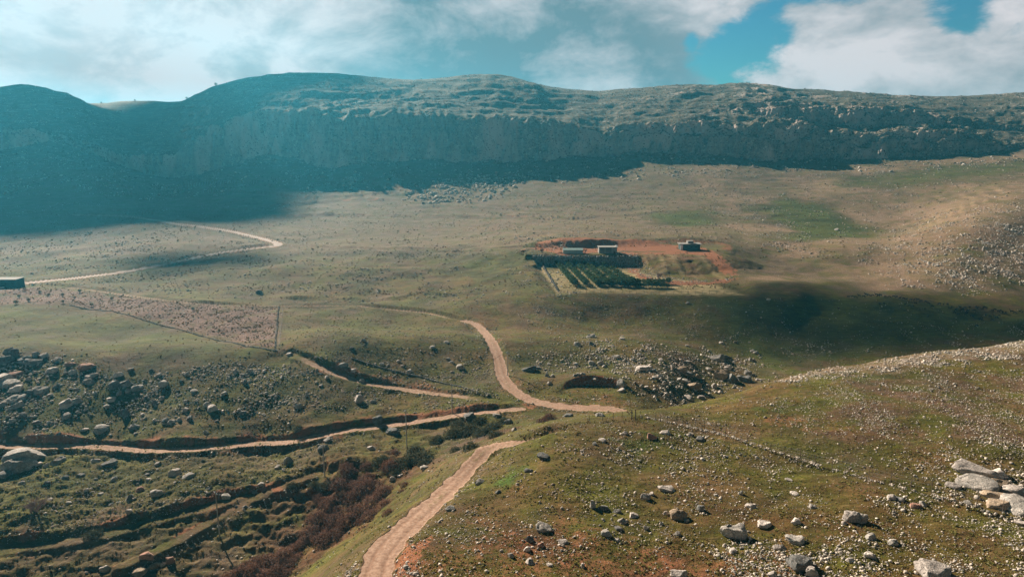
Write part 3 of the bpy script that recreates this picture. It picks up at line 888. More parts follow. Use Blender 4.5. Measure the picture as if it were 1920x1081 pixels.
class MB:
    """collects shapes, becomes ONE mesh object"""
    def __init__(self):
        self.v = []; self.f = []

    def add(self, vs, fs):
        b = len(self.v)
        self.v += [tuple(p) for p in vs]
        self.f += [tuple(i + b for i in q) for q in fs]

    def box(self, c, s, rz=0.0, taper=1.0):
        cx, cy, cz = c; sx, sy, sz = s[0] / 2, s[1] / 2, s[2] / 2
        ca, sa = math.cos(rz), math.sin(rz)
        vs = []
        for z in (-1, 1):
            k = taper if z > 0 else 1.0
            for a, b in ((-1, -1), (1, -1), (1, 1), (-1, 1)):
                px, py = a * sx * k, b * sy * k
                vs.append((cx + px * ca - py * sa, cy + px * sa + py * ca, cz + z * sz))
        self.add(vs, [(3, 2, 1, 0), (4, 5, 6, 7), (0, 1, 5, 4), (1, 2, 6, 5), (2, 3, 7, 6), (3, 0, 4, 7)])

    def tube(self, pts, radii, seg=6):
        pts = [Vector(p) for p in pts]
        if not isinstance(radii, (list, tuple)):
            radii = [radii] * len(pts)
        b = len(self.v); n = len(pts)
        for i, p in enumerate(pts):
            d = (pts[min(i + 1, n - 1)] - pts[max(i - 1, 0)]).normalized()
            a = d.cross(Vector((0, 0, 1)))
            if a.length < 1e-3:
                a = Vector((1, 0, 0))
            a.normalize(); c = d.cross(a)
            for k in range(seg):
                t = 2 * math.pi * k / seg
                self.v.append(tuple(p + (a * math.cos(t) + c * math.sin(t)) * radii[i]))
        for i in range(n - 1):
            for k in range(seg):
                k2 = (k + 1) % seg
                self.f.append((b + i * seg + k, b + i * seg + k2, b + (i + 1) * seg + k2, b + (i + 1) * seg + k))
        self.f.append(tuple(b + k for k in reversed(range(seg))))
        self.f.append(tuple(b + (n - 1) * seg + k for k in range(seg)))

    def mesh(self, name, m, smooth=False):
        me = bpy.data.meshes.new(name)
        me.from_pydata(self.v, [], self.f)
        if smooth:
            me.polygons.foreach_set('use_smooth', [True] * len(me.polygons))
        me.materials.append(m)
        me.update()
        return me

    def build(self, name, m, parent=None, smooth=False, loc=None):
        o = bpy.data.objects.new(name, self.mesh(name, m, smooth))
        COL.objects.link(o)
        o.parent = parent
        if loc is not None:
            o.location = loc
        return o


def simple(name, col, rough=.85, var=.25, sc=3.0, bstr=.3, spec=.25, metallic=0):
    m, N = mat(name)
    p = N.n('ShaderNodeTexCoord').outputs['Object']
    a = N.noise(p, sc, 4, .6)
    c = N.mix(a, tuple(k * (1 - var) for k in col), tuple(min(1, k * (1 + var)) for k in col))
    finish(N, c, rough, a, bstr, .05, spec, metallic)
    return m


def rock_mat(name, dark, mid, pale, lich):
    m, N = mat(name)
    g = N.n('ShaderNodeNewGeometry')
    p = g.outputs['Position']
    a = N.noise(p, .9, 6, .68, .5); b = N.noise(p, 4.0, 5, .65); d = N.noise(p, .35, 3, .5)
    inf = N.n('ShaderNodeObjectInfo').outputs['Random']
    c = N.mix(N.ss(N.math('ADD', N.math('MULTIPLY', a, .7), N.math('MULTIPLY', b, .3)), .36, .60), mid, pale)
    c = N.mix(N.ss(a, .60, .48, 0, .8), c, mid)
    c = N.mix(N.ss(N.math('ADD', b, N.math('MULTIPLY', d, .5)), .86, .66, lich, 0), c, dark)
    crack = N.ss(N.voro(p, 1.1, 'Distance', 'DISTANCE_TO_EDGE'), .0, .035, .55, 0)
    c = N.mix(crack, c, dark)
    br = N.ss(inf, 0, 1, .78, 1.15)
    cc = N.mix(1.0, c, (1, 1, 1), 'MULTIPLY')
    N.put(cc.node.inputs[7], br)
    h = N.math('SUBTRACT', N.math('ADD', a, N.math('MULTIPLY', b, .5)), crack)
    finish(N, cc, .93, h, .7, .25, .15)
    return m


ROCK = {
 'g': rock_mat('grey_limestone', (.15, .145, .13), (.38, .355, .32), (.66, .60, .54), .5),
 'p': rock_mat('pale_limestone', (.20, .18, .16), (.48, .43, .39), (.78, .70, .63), .4),
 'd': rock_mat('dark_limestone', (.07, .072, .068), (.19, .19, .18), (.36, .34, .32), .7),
 'r': rock_mat('reddish_limestone', (.14, .08, .06), (.38, .21, .15), (.55, .35, .27), .4),
 't': rock_mat('tan_limestone', (.14, .11, .075), (.36, .28, .20), (.55, .43, .32), .5),
}
TONE = {'g': 'grey', 'p': 'pale', 'd': 'dark grey', 'r': 'reddish', 't': 'tan'}


def n3(p, s):
    """cheap numpy 3-D noise on points"""
    return (vnoise(p[:, 0] * s + 7.7, p[:, 1] * s + p[:, 2] * s * .7, 3) + vnoise(p[:, 2] * s + 3.1, p[:, 0] * s - p[:, 1] * s * .6, 4)) * .5


def rock_verts(sub, seed, npl=11, rough=1.0, blocky=.5):
    bm = bmesh.new()
    bmesh.ops.create_icosphere(bm, subdivisions=sub, radius=1.0)
    V = np.array([v.co[:] for v in bm.verts]); Fc = np.array([[v.index for v in f.verts] for f in bm.faces])
    bm.free()
    r = np.random.default_rng(seed)
    for i in range(npl):
        nrm = r.normal(size=3)
        if r.random() < blocky:
            nrm[int(r.integers(3))] *= 4
        nrm /= np.linalg.norm(nrm)
        d = r.uniform(.50, .86)
        k = V @ nrm - d
        V = V - np.outer(np.where(k > 0, k, 0) * .93, nrm)
    o = r.uniform(0, 50, 3)
    if sub >= 3:
        V = V * (1 + .10 * rough * n3(V + o, 1.6) + .07 * rough * n3(V + o, 4.0) + .035 * rough * n3(V + o, 9))[:, None]
        # bedding grooves
        V = V * (1 - .05 * rough * np.abs(np.sin(V[:, 2] * r.uniform(5, 9) + 2 * n3(V + o, 1.2))) ** 6)[:, None]
    V[:, 2] += .25
    return V, Fc


ROCKLIB = [rock_verts(3 if i < 16 else 4, 100 + i, 9 + i % 6, 1.0 + .3 * (i % 3), .3 + .1 * (i % 5)) for i in range(26)]
_rm = {}


def rock_me(i, tone):
    if (i, tone) not in _rm:
        V, Fc = ROCKLIB[i]
        me = bpy.data.meshes.new('boulder')
        me.from_pydata(V.tolist(), [], Fc.tolist())
        me.polygons.foreach_set('use_smooth', [True] * len(me.polygons))
        me.set_sharp_from_angle(angle=math.radians(38))
        me.materials.append(ROCK[tone])
        _rm[(i, tone)] = me
    return _rm[(i, tone)]


# ------------------------------------------------------------------ boulders seen one by one: u v w h tone
HB = """
47 848 72 44 g;24 870 40 40 g;48 866 38 26 g;10 886 22 16 d;70 868 14 11 p;88 870 11 9 p;108 862 26 15 g;178 862 18 14 p;205 865 24 15 d;
328 883 22 19 p;352 889 24 16 g;297 866 13 9 p;292 922 26 18 g;262 916 20 12 r;245 930 18 18 d;243 957 16 10 p;425 926 20 14 g;490 905 14 11 g;540 861 17 18 g;520 873 14 12 p;
277 1038 26 20 r;262 1069 28 14 t;290 1058 24 16 t;306 1055 13 10 p;320 1046 16 18 r;197 1064 18 14 p;95 935 12 8 g;150 890 16 10 d;120 893 14 10 d;40 905 16 9 g;215 895 16 10 d;
10 672 26 22 d;28 662 24 20 d;45 672 24 18 d;60 677 28 13 d;82 664 18 12 g;108 671 15 10 p;20 655 20 14 d;68 662 16 12 d;
8 706 26 20 p;32 698 22 14 r;20 716 30 14 g;33 727 26 15 p;36 742 32 19 g;33 758 24 13 g;5 757 18 12 g;78 728 28 18 g;57 734 20 12 d;95 739 11 9 p;97 691 22 12 g;
137 695 14 11 g;163 684 28 19 r;132 680 18 11 r;170 704 25 10 p;168 713 22 10 g;107 722 14 10 d;122 754 27 20 p;143 750 17 13 g;127 776 19 12 g;215 718 22 20 d;238 716 22 16 d;
224 735 13 11 g;240 730 14 9 p;260 724 24 12 g;208 746 19 13 p;200 759 12 9 g;222 700 17 11 p;187 800 28 18 g;158 803 13 8 p;235 771 16 18 d;290 752 14 12 d;304 744 15 9 p;
349 750 11 10 g;348 766 11 10 p;357 782 13 12 d;311 785 15 14 d;321 788 17 12 p;336 785 12 10 g;250 796 20 14 d;308 718 22 9 g;365 730 16 10 g;399 762 22 18 p;390 756 16 12 g;
420 735 14 9 g;455 770 14 10 d;560 758 18 13 g;575 740 12 9 g;300 700 12 8 g;245 690 12 8 g;70 790 14 9 g;45 775 14 9 d;
543 662 14 7 p;645 681 17 10 g;485 547 19 9 d;678 711 15 12 g;672 746 20 19 p;708 783 22 24 d;863 685 18 15 g;700 750 12 8 p;613 822 20 19 g;606 837 20 20 d;
738 805 26 22 d;697 837 18 12 p;736 895 15 12 p;750 889 11 8 p;797 876 19 9 g;847 951 22 14 d;900 901 20 11 g;935 919 12 9 d;880 776 24 17 d;965 803 15 14 p;955 789 20 14 d;930 776 18 10 g;
1065 776 22 14 d;1126 776 20 13 g;993 690 28 10 d;1008 687 12 8 g;1110 628 20 15 p;1082 643 19 10 g;1108 642 11 9 d;1167 633 12 9 p;1155 667 16 8 g;1108 677 17 11 g;1127 678 15 12 g;1134 685 10 8 p;
1025 702 12 10 g;1030 716 12 9 p;1036 703 10 7 p;1208 687 28 18 p;1225 692 14 12 d;1165 715 20 18 g;1165 729 19 13 p;1278 691 28 16 t;1293 698 18 12 d;1345 669 32 15 g;1362 668 20 13 d;1352 700 34 28 t;1372 708 26 26 d;1395 707 24 22 d;
1402 697 16 14 g;1366 688 15 9 p;1340 721 15 12 p;1351 732 13 10 p;1300 720 28 24 t;1286 712 16 14 g;1275 710 14 12 g;1290 743 20 14 p;1315 743 18 13 p;1226 706 14 10 g;1238 704 14 12 g;
1260 684 11 9 g;1408 673 15 10 g;1423 710 13 8 p;1329 690 12 8 g;1308 703 12 11 t;1213 724 10 8 p;1204 722 8 10 p;1250 738 12 10 p;1228 742 10 8 p;1245 716 10 8 g;1290 676 14 8 g;
1020 854 28 11 d;992 879 17 11 d;1112 943 13 26 g;1130 948 20 18 d;1158 955 17 12 d;1166 973 18 15 g;1187 963 20 14 p;1248 912 28 17 p;1210 928 18 18 p;1223 924 11 10 p;1020 984 32 29 g;1270 961 36 28 t;
1248 960 14 10 p;1240 979 10 11 p;1287 974 12 7 g;1312 949 15 20 d;1314 821 20 11 d;1375 991 40 42 g;1433 980 27 14 p;1408 946 18 14 p;1389 922 9 13 g;1271 997 15 13 g;1211 988 10 12 p;1057 1013 20 11 p;
1137 997 20 17 g;1158 988 17 10 d;992 1008 17 15 d;1015 1019 14 14 r;988 1027 18 14 p;993 1048 20 19 p;958 1040 14 12 g;1030 1056 13 10 p;1092 1058 9 15 p;1274 1072 28 26 p;1375 1030 15 14 p;1462 1023 20 13 p;
1220 815 20 15 r;1172 809 13 10 p;1248 809 21 8 p;1295 811 10 14 p;1130 823 16 9 p;1116 830 10 8 d;
1594 962 32 36 p;1611 967 24 30 g;1634 1003 22 18 g;1674 1013 20 14 g;1492 974 18 14 p;1490 1006 28 26 g;1500 1050 46 40 d;1523 1068 25 28 p;1447 1074 20 18 p;1672 930 14 16 p;1689 933 18 13 d;1730 942 14 14 g;1715 947 20 8 r;
1478 897 14 8 p;1490 924 17 9 p;1523 948 20 10 g;1750 1062 56 44 p;1633 1039 24 13 p;1593 1048 18 10 p;1583 978 12 10 p;1790 908 24 13 p;1824 874 56 32 p;1832 903 54 28 g;1876 904 34 22 t;1868 884 34 14 p;
1866 925 32 20 t;1872 945 38 15 t;1908 921 44 20 p;1908 944 52 26 g;1912 976 18 12 p;1815 940 12 9 g;1570 430 9 6 g;1290 567 10 5 p;1440 560 9 5 p
"""
MARK = [  # the landmarks a label can point to
 (47, 848, 'the huge left boulder'), (163, 684, 'the big reddish boulder'), (122, 754, 'the left slope pale block'),
 (20, 662, 'the left edge rock pile'), (320, 788, 'the left slope boulder trio'), (399, 762, 'the pale long-shadowed boulder'), (290, 1058, 'the orange slabs'),
 (708, 783, 'the pointed boulder on the left track'), (1208, 687, 'the valley pale boulder'), (1352, 700, 'the big hollow pile'), (1110, 628, 'the highest valley boulders'),
 (1270, 961, 'the near tan boulder'), (1375, 991, 'the near round boulder'), (1020, 984, 'the egg shaped boulder'), (1500, 1050, 'the bottom dark boulder'),
 (1750, 1062, 'the bottom pale boulder'), (1594, 962, 'the split boulder'), (1832, 890, 'the rock outcrop by the fence'), (672, 746, 'the red path boulder'),
 (880, 776, 'the junction gully rocks'), (328, 883, 'the block under the track'), (738, 893, 'the bush side stones'), (1248, 912, 'the near flat boulder'), (1220, 815, 'the stony fence patch'),
]
OWN = {  # boulders named for themselves
 (47, 848): 'huge grey limestone boulder beside the left dirt track', (24, 870): 'upright grey slab leaning under the huge boulder at the left edge', (163, 684): 'large reddish brown boulder among grey rocks on the left slope',
 (122, 754): 'large pale angular block halfway down the left slope', (399, 762): 'pale round boulder casting a long shadow on the green left slope', (543, 662): 'small bright white boulder at the lower field corner',
 (485, 547): 'dark mossy boulder alone on the plain above the ploughed field', (708, 783): 'dark pointed boulder standing on the left track', (672, 746): 'pale boulder in the dark bank under the red path',
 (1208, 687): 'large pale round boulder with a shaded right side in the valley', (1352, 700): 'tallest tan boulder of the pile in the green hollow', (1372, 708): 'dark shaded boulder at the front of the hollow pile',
 (1020, 984): 'egg shaped grey boulder on the near slope right of the road', (1270, 961): 'tan cracked boulder in the middle of the near slope', (1375, 991): 'big round grey boulder with dark shadow on the near slope',
 (1500, 1050): 'big dark boulder at the bottom of the near slope', (1523, 1068): 'pale boulder leaning on the big dark one at the bottom', (1750, 1062): 'big pale boulder at the bottom right of the near slope',
 (1594, 962): 'pale half of the split boulder on the near slope', (1611, 967): 'grey half of the split boulder on the near slope', (1824, 874): 'large pale slab at the top of the outcrop by the fence',
 (1832, 903): 'grey overhanging block in the middle of the outcrop by the fence', (1876, 904): 'tan rounded block at the right of the outcrop by the fence', (1872, 945): 'low tan slab at the foot of the outcrop by the fence',
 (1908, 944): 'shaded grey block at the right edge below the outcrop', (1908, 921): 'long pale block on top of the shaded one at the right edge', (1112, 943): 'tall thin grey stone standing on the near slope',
 (1020, 854): 'dark slanting slab right of the main road', (992, 879): 'small dark rock right of the main road near its top', (1314, 821): 'dark flat boulder just below the fence line', (262, 1069): 'orange tan slab at the bottom left corner banks',
 (1570, 430): 'lone grey boulder on the far green slope', (1248, 912): 'pale flat topped boulder on the upper near slope', (847, 951): 'dark boulder right of the main road bend',
}


def place_word(u, v, mu, mv):
    du, dv = u - mu, v - mv
    far_ = math.hypot(du, dv * 1.6)
    if far_ < 12:
        return 'touching'
    a = 'above' if dv < 0 else 'below'
    b = 'right' if du > 0 else 'left'
    pre = 'just ' if far_ < 38 else ('' if far_ < 80 else 'well ')
    if abs(dv) * 2.2 < abs(du):
        return pre + b + ' of'
    if abs(du) * 1.6 < abs(dv):
        return pre + a
    return pre + a + ' ' + b + ' of'


def boulder(u, v, w, h, tone, idx, own=None):
    p = hit(u, v + h * .30)
    if p is None:
        return None
    dist = p.length
    m = dist / F
    dep = math.atan2(-p.z, p.y)
    Wd = w * m
    D = Wd * random.uniform(.7, 1.0)
    H = max(.42 * Wd, (h * m - D * math.sin(dep) * .75) / math.cos(dep))
    i = idx % 16 if w < 24 else 16 + idx % 10
    o = bpy.data.objects.new('boulder', rock_me(i, tone))
    COL.objects.link(o)
    rz = math.atan2(p.x, p.y)
    o.rotation_euler = (random.uniform(-.15, .15), random.uniform(-.2, .2), -rz + random.choice([0, math.pi]) + random.uniform(-.35, .35))
    kk = .50 if u < 620 else .55
    o.scale = (Wd * kk, D * kk, H * .70)
    o.location = W(p) - Vector((0, 0, H * .10))
    shape = 'tall' if h > w * 1.15 else ('flat' if h < w * .56 else 'rounded')
    size = 'small' if w < 14 else ('mid-sized' if w < 23 else 'large')
    mk = min(MARK, key=lambda q: math.hypot(u - q[0], (v - q[1]) * 1.6))
    lab = own or f"{size} {shape} {TONE[tone]} boulder {place_word(u, v, mk[0], mk[1])} {mk[2]}"
    zone_n = 'boulders on the near slope' if v > 780 and u > 840 else ('boulders in the valley' if u > 780 else 'boulders on the left slopes')
    tag(o, lab, 'boulder', zone_n)
    return o


HBL = []
for row in HB.replace('\n', '').split(';'):
    q = row.split()
    if len(q) == 5:
        HBL.append((*map(float, q[:4]), q[4]))
bl = []
for i, (u, v, w, h, t) in enumerate(HBL):
    o = boulder(u, v, w, h, t, i * 7 + 3, OWN.get((int(u), int(v))))
    if o is not None:
        bl.append(o)
# the rest of the three hundred: read off the slopes where boulders lie thickest
extra = 0
AUTO = [((20, 480, 690, 815), 'gdp', 34), ((560, 860, 620, 730), 'gp', 16), ((1030, 1420, 640, 740), 'gpt', 26), ((20, 500, 850, 960), 'gdp', 16), ((950, 1900, 900, 1070), 'gp', 16)]
rr_ = random.Random(5)
for (u0, u1, v0, v1), tones, cnt in AUTO:
    k = 0
    while k < cnt and len(bl) < 300:
        u, v = rr_.uniform(u0, u1), rr_.uniform(v0, v1)
        k += 1
        if v < 700 and u > 560 and abs(u - 930) < 25:
            continue
        if any(math.hypot(u - q[0], v - q[1]) < q[2] * .7 + 5 for q in HBL):
            continue
        w = rr_.uniform(8, 12)
        o = boulder(round(u), round(v), w, w * rr_.uniform(.55, .85), rr_.choice(tones), int(u * 3 + v))
        if o:
            bl.append(o)
# things nothing tells apart carry one label; keep a label only where it is a single boulder's


def apart(objs):
    """look-alikes beside the same landmark are told apart by their order across the slope"""
    cnt = {}
    for o in objs:
        cnt.setdefault(o['label'], []).append(o)
    for lab, q in cnt.items():
        if len(q) > 1:
            q.sort(key=lambda o: o.location.x / o.location.y)
            nm_ = {2: ['left one', 'right one'], 3: ['left one', 'middle one', 'right one']}.get(len(q)) or [f'{w_} from left' for w_ in ('first', 'second', 'third', 'fourth', 'fifth', 'sixth', 'seventh', 'eighth', 'ninth', 'tenth', 'eleventh', 'twelfth')[:len(q)]]
            for o, s_ in zip(q, nm_):
                o['label'] = lab + ', ' + s_


apart(bl)

# ------------------------------------------------------------------ loose stones: far too many to count
Fc20 = rock_verts(1, 1)[1]
SM = [rock_verts(1, 300 + i, 7, 0, .4)[0] for i in range(12)]
icob = bmesh.new(); bmesh.ops.create_icosphere(icob, subdivisions=1, radius=1.0)
icob.free()
bm = bmesh.new(); bmesh.ops.create_icosphere(bm, subdivisions=1, radius=1)
# the plain twenty-sided stone
phi = (1 + 5 ** .5) / 2
I20 = np.array([(-1, phi, 0), (1, phi, 0), (-1, -phi, 0), (1, -phi, 0), (0, -1, phi), (0, 1, phi), (0, -1, -phi), (0, 1, -phi), (phi, 0, -1), (phi, 0, 1), (-phi, 0, -1), (-phi, 0, 1)]) / 1.902
F20 = np.array([(0, 11, 5), (0, 5, 1), (0, 1, 7), (0, 7, 10), (0, 10, 11), (1, 5, 9), (5, 11, 4), (11, 10, 2), (10, 7, 6), (7, 1, 8), (3, 9, 4), (3, 4, 2), (3, 2, 6), (3, 6, 8), (3, 8, 9), (4, 9, 5), (2, 4, 11), (6, 2, 10), (8, 6, 7), (9, 8, 1)])
bm.free()
TV, TF = [], []
tb = 0


def stones(px, py, pz, size, flat=(.45, .8), big=False):
    """add stones (arrays) to the heap"""
    global tb
    n_ = len(px)
    if n_ == 0:
        return
    if big:
        B = np.stack([SM[i] for i in RNG.integers(0, len(SM), n_)]); Fq = Fc20
    else:
        B = np.repeat(I20[None], n_, 0) * RNG.uniform(.72, 1.15, (n_, 12, 1)); Fq = F20
        B[:, :, 2] += .2
    sx = size[:, None] * RNG.uniform(.75, 1.2, (n_, 1)); sy = size[:, None] * RNG.uniform(.6, 1.0, (n_, 1)); sz = size[:, None] * RNG.uniform(flat[0], flat[1], (n_, 1))
    a = RNG.uniform(0, 6.283, (n_, 1)); ca, sa = np.cos(a), np.sin(a)
    X = B[:, :, 0] * sx * .5; Y = B[:, :, 1] * sy * .5; Z = B[:, :, 2] * sz * .5
    tl_ = RNG.normal(0, .25, (n_, 1))
    Z2 = Z + X * tl_
    V = np.stack([px[:, None] + X * ca - Y * sa, py[:, None] + X * sa + Y * ca, pz[:, None] + Z2 + CAMZ], -1)
    TV.append(V.reshape(-1, 3))
    nv = B.shape[1]
    TF.append((Fq[None] + (np.arange(n_) * nv)[:, None, None]).reshape(-1, 3) + tb)
    tb += n_ * nv


dE = np.zeros_like(EG); dE[:, :-1] = np.clip(EG[:, 1:] - EG[:, :-1], 0, 1)
dS = np.gradient(SG)[:, None]
SEEN = dE * dS * VIS * (np.abs(S2) < np.where(YG < 230, 1.12, .9)) * (YG > 55)


def scatter(weight, count):
    """places drawn where `weight` is high, evenly by how they are seen"""
    Wt = (SEEN * weight).astype(np.float64).ravel()
    cs = np.cumsum(Wt, dtype=np.float64)
    if cs[-1] <= 0:
        return (np.zeros(0),) * 3
    k = np.searchsorted(cs, RNG.random(count) * cs[-1])
    i, j = np.unravel_index(np.clip(k, 0, Wt.size - 1), EG.shape)
    i = np.clip(i, 0, NC - 2); j = np.clip(j, 0, NR - 2)
    a, b = RNG.random(len(i)), RNG.random(len(i))
    def L(A):
        return (A[i, j] * (1 - a) * (1 - b) + A[i + 1, j] * a * (1 - b) + A[i, j + 1] * (1 - a) * b + A[i + 1, j + 1] * a * b)
    return L(XG), L(YG), L(ZG)


def sizes(n_, lo, hi, p=2.2):
    u = RNG.random(n_)
    return lo * (1 - u * (1 - (lo / hi) ** p)) ** (-1 / p)


noroad = (ROAD < .15) * 1.0
clump = sstep(.5 + 1.5 * fbm(XG, YG, 9, 4, .6, 200))
clumpB = sstep(.45 + 1.6 * fbm(XG, YG, 34, 4, .6, 201))
spur = (YG < 200) * (EG < 0) * noroad
spur = spur * sstep((XG + 34 - (YG - 70) * .12) / 10.0)
gl_r = np.exp(-((YG - 205) / 45) ** 2)
vr = (YG > 185) * (YG < 300) * (S2 > .02) * noroad
vl = (YG > 185) * (YG < 300) * (S2 < -.02) * (S2 > -.34) * noroad
Q_ = [
 # weight, count, lo, hi, big
 (spur * (.15 + clump) * (.5 + clumpB) * (1 - .75 * np.clip(Zn('greenpatch', 2, 2, 4) + Zn('greenpatch2', 2, 2, 4), 0, 1)), 42000, .15, .7, False),
 (spur * clumpB * clump, 1500, .35, 1.0, True),
 (Zn('spurbrown', 8, 5, 10) * spur * (.3 + clump), 4500, .16, .45, False),
 (Zn('band', 2.0, 4, 6) * (.3 + clump), 4200, .25, 1.1, True),
 (zone(XG, YG, pix_poly([(1760, 880), (1800, 850), (1900, 860), (1990, 900), (1990, 960), (1900, 985), (1830, 950), (1780, 920)], 0, 140), 1, 2, 5), 110, .5, 1.5, True),
 (Zn('rockL', 5, 4, 12) * (.05 + clump * clumpB) * noroad, 2100, .3, 1.3, True),
 (Zn('rockL', 5, 4, 12) * clump * clumpB * noroad, 900, .5, 1.7, True),
 (zone(XG, YG, pix_poly([(-60, 655), (110, 660), (170, 690), (120, 740), (60, 790), (-60, 790)]), 3, 4, 10) * noroad, 420, .6, 1.6, True),
 (zone(XG, YG, pix_poly([(1160, 478), (1192, 480), (1245, 512), (1340, 521), (1380, 516), (1376, 522), (1300, 526), (1230, 520), (1160, 492)], 330, 430), 2, 1, 5), 900, .4, 1.3, True),
 (Zn('ridgeL', 2, 2, 6) * noroad, 750, .4, 1.4, True),
 (Zn('bottomL', 5, 4, 10) * (.1 + clump) * noroad, 2300, .2, 1.0, True),
 (((YG > 118) & (YG < 178) & (S2 < -.0)) * (.15 + clump ** 2) * noroad, 3800, .15, .9, True),
 (vr * (.05 + clump ** 2 * clumpB) * (YG < 290), 2600, .3, 1.2, True),
 (zone(XG, YG, pix_poly([(1040, 660), (1100, 625), (1200, 650), (1420, 665), (1430, 715), (1320, 755), (1200, 745), (1130, 700), (1000, 700)], 170, 300), 4, 6, 12) * (.2 + clump), 3000, .35, 1.7, True),
 (vl * (.1 + clump * clumpB), 3600, .25, 1.1, True),
 (((YG > 215) & (YG < 335) & (S2 > .0) & (S2 < .3)) * noroad * (.2 + clump), 1300, .3, .9, False),
 (((YG > 300) & (YG < 700)) * (S2 < .1) * noroad * (1 - field) * (.05 + clumpB * clump), 9000, .4, 1.6, False),
 (field, 900, .3, .8, False),
 ((Zn('screeR1', 20, 20, 40) + Zn('screeR2', 16, 18, 35) + Zn('screeR3', 12, 12, 20)) * (.15 + clump * clumpB), 8500, .5, 2.0, False),
 ((YG > 430) * (YG < 860) * (S2 > .0) * (.1 + clumpB * clump), 5000, .6, 2.2, False),
 (Zn('talus', 12, 15, 30) * (.2 + clump), 700, 1.8, 7.0, True),
 ((YG > 740) * (YG < 870) * (.15 + clumpB), 5200, 1.0, 5.5, True),
 ((YG > 870) * (YG < 1250) * (.1 + clumpB * clump), 9000, .9, 3.5, False),
 ((hollow_ := Zn('hollow', 8, 5, 20)) * (.3 + clump), 420, .3, .8, False),
]
for wgt, cnt_, lo, hi, big in Q_:
    X_, Y_, Z_ = scatter(wgt, cnt_)
    stones(X_, Y_, Z_, sizes(len(X_), lo, hi), big=big)
# the line of stones under the spur fence
ln = PATHS['sp']['line']
for rep in range(2):
    k = RNG.integers(0, len(ln), 620)
    px = ln[k, 0] + RNG.normal(0, .28, len(k)); py = ln[k, 1] + RNG.normal(0, .28, len(k)) - .2
    ok = vnoise(px / 5, py / 5, 250) > -.35
    px, py = px[ok], py[ok]
    pz = np.array([gz(a, b) for a, b in zip(px, py)])
    stones(px, py, pz, sizes(len(px), .18, .55), big=False)
for key, off, cnt_, lo, hi in (('left', 2.4, 260, .3, .9), ('main', -3.2, 120, .2, .5), ('main', 3.0, 60, .2, .5), ('valley', 3.0, 140, .3, .9), ('valley', -3.0, 110, .3, .8), ('tb', -1.8, 200, .3, .9), ('ta', 2.2, 80, .3, .7)):
    ln = PATHS[key]['line']
    k = RNG.integers(1, len(ln) - 1, cnt_)
    d_ = ln[k + 1] - ln[k - 1]; nn = np.stack([-d_[:, 1], d_[:, 0]], -1); nn /= np.linalg.norm(nn, axis=1)[:, None]
    jit = np.abs(RNG.normal(0, .9, len(k)))
    q = ln[k, :2] + nn * (off + np.sign(off) * jit)[:, None]
    pz = np.array([gz(a, b) for a, b in q])
    stones(q[:, 0], q[:, 1], pz, sizes(len(q), lo, hi), big=True)

V = np.concatenate(TV); Fq = np.concatenate(TF)
me = bpy.data.meshes.new('scattered_stones')
me.vertices.add(len(V)); me.vertices.foreach_set('co', V.ravel().astype(np.float32))
me.loops.add(Fq.size); me.loops.foreach_set('vertex_index', Fq.ravel().astype(np.int32))
me.polygons.add(len(Fq)); me.polygons.foreach_set('loop_start', (np.arange(len(Fq)) * 3).astype(np.int32)); me.polygons.foreach_set('loop_total', np.full(len(Fq), 3, np.int32))
me.update(calc_edges=True)
sm_, N = mat('field_stone')
g = N.n('ShaderNodeNewGeometry'); p = g.outputs['Position']
isl = g.outputs['Random Per Island']
a = N.noise(p, 2.0, 4, .6)
c = N.mix(N.ss(isl, 0, 1), (.26, .24, .21), (.82, .73, .63))
c = N.mix(N.ss(a, .35, .65, .45, 0), c, (.12, .115, .10))
c = N.mix(N.ss(N.noise(p, .03, 2, .5), .5, .7, 0, .4), c, (.40, .27, .21))
finish(N, c, .93, a, .4, .05, .15)
me.materials.append(sm_)
o = bpy.data.objects.new('scattered_stones', me); COL.objects.link(o)
tag(o, 'pale loose stones and rubble strewn over all the slopes', 'stones', kind='stuff')

# ------------------------------------------------------------------ leaf clumps


def clump_mesh(name, m, n_, fn, size, core=None, seed=0, up=.3):
    r = np.random.default_rng(seed)
    V, Fl = [], []
    k = 0
    while k < n_:
        p = r.uniform(-1, 1, 3)
        q = fn(p, r)
        if q is None:
            continue
        nrm = r.normal(size=3); nrm[2] = abs(nrm[2]) + up; nrm /= np.linalg.norm(nrm)
        a = np.cross(nrm, r.normal(size=3)); a /= np.linalg.norm(a) + 1e-9; b = np.cross(nrm, a)
        s1 = size * r.uniform(.5, 1.3); s2 = s1 * r.uniform(.4, .9)
        i = len(V)
        V += [tuple(q - a * s1), tuple(q + b * s2), tuple(q + a * s1), tuple(q - b * s2)]
        Fl.append((i, i + 1, i + 2, i + 3))
        k += 1
    me = bpy.data.meshes.new(name)
    me.from_pydata(V, [], Fl)
    me.materials.append(m)
    return me


def leaf_mat(name, lo, hi, tr=.15):
    m, N = mat(name)
    g = N.n('ShaderNodeNewGeometry')
    inf = N.n('ShaderNodeObjectInfo').outputs['Random']
    c = N.mix(N.math('ADD', N.math('MULTIPLY', g.outputs['Random Per Island'], .7), N.math('MULTIPLY', inf, .3)), lo, hi)
    b = finish(N, c, .8, None, spec=.2)
    tr_ = N.n('ShaderNodeBsdfTranslucent'); N.put(tr_.inputs[0], c)
    ms = N.n('ShaderNodeMixShader'); ms.inputs[0].default_value = .35
    out = [n for n in N.t.nodes if n.type == 'OUTPUT_MATERIAL'][0]
    N.t.links.new(b.outputs[0], ms.inputs[1]); N.t.links.new(tr_.outputs[0], ms.inputs[2]); N.t.links.new(ms.outputs[0], out.inputs[0])
    return m


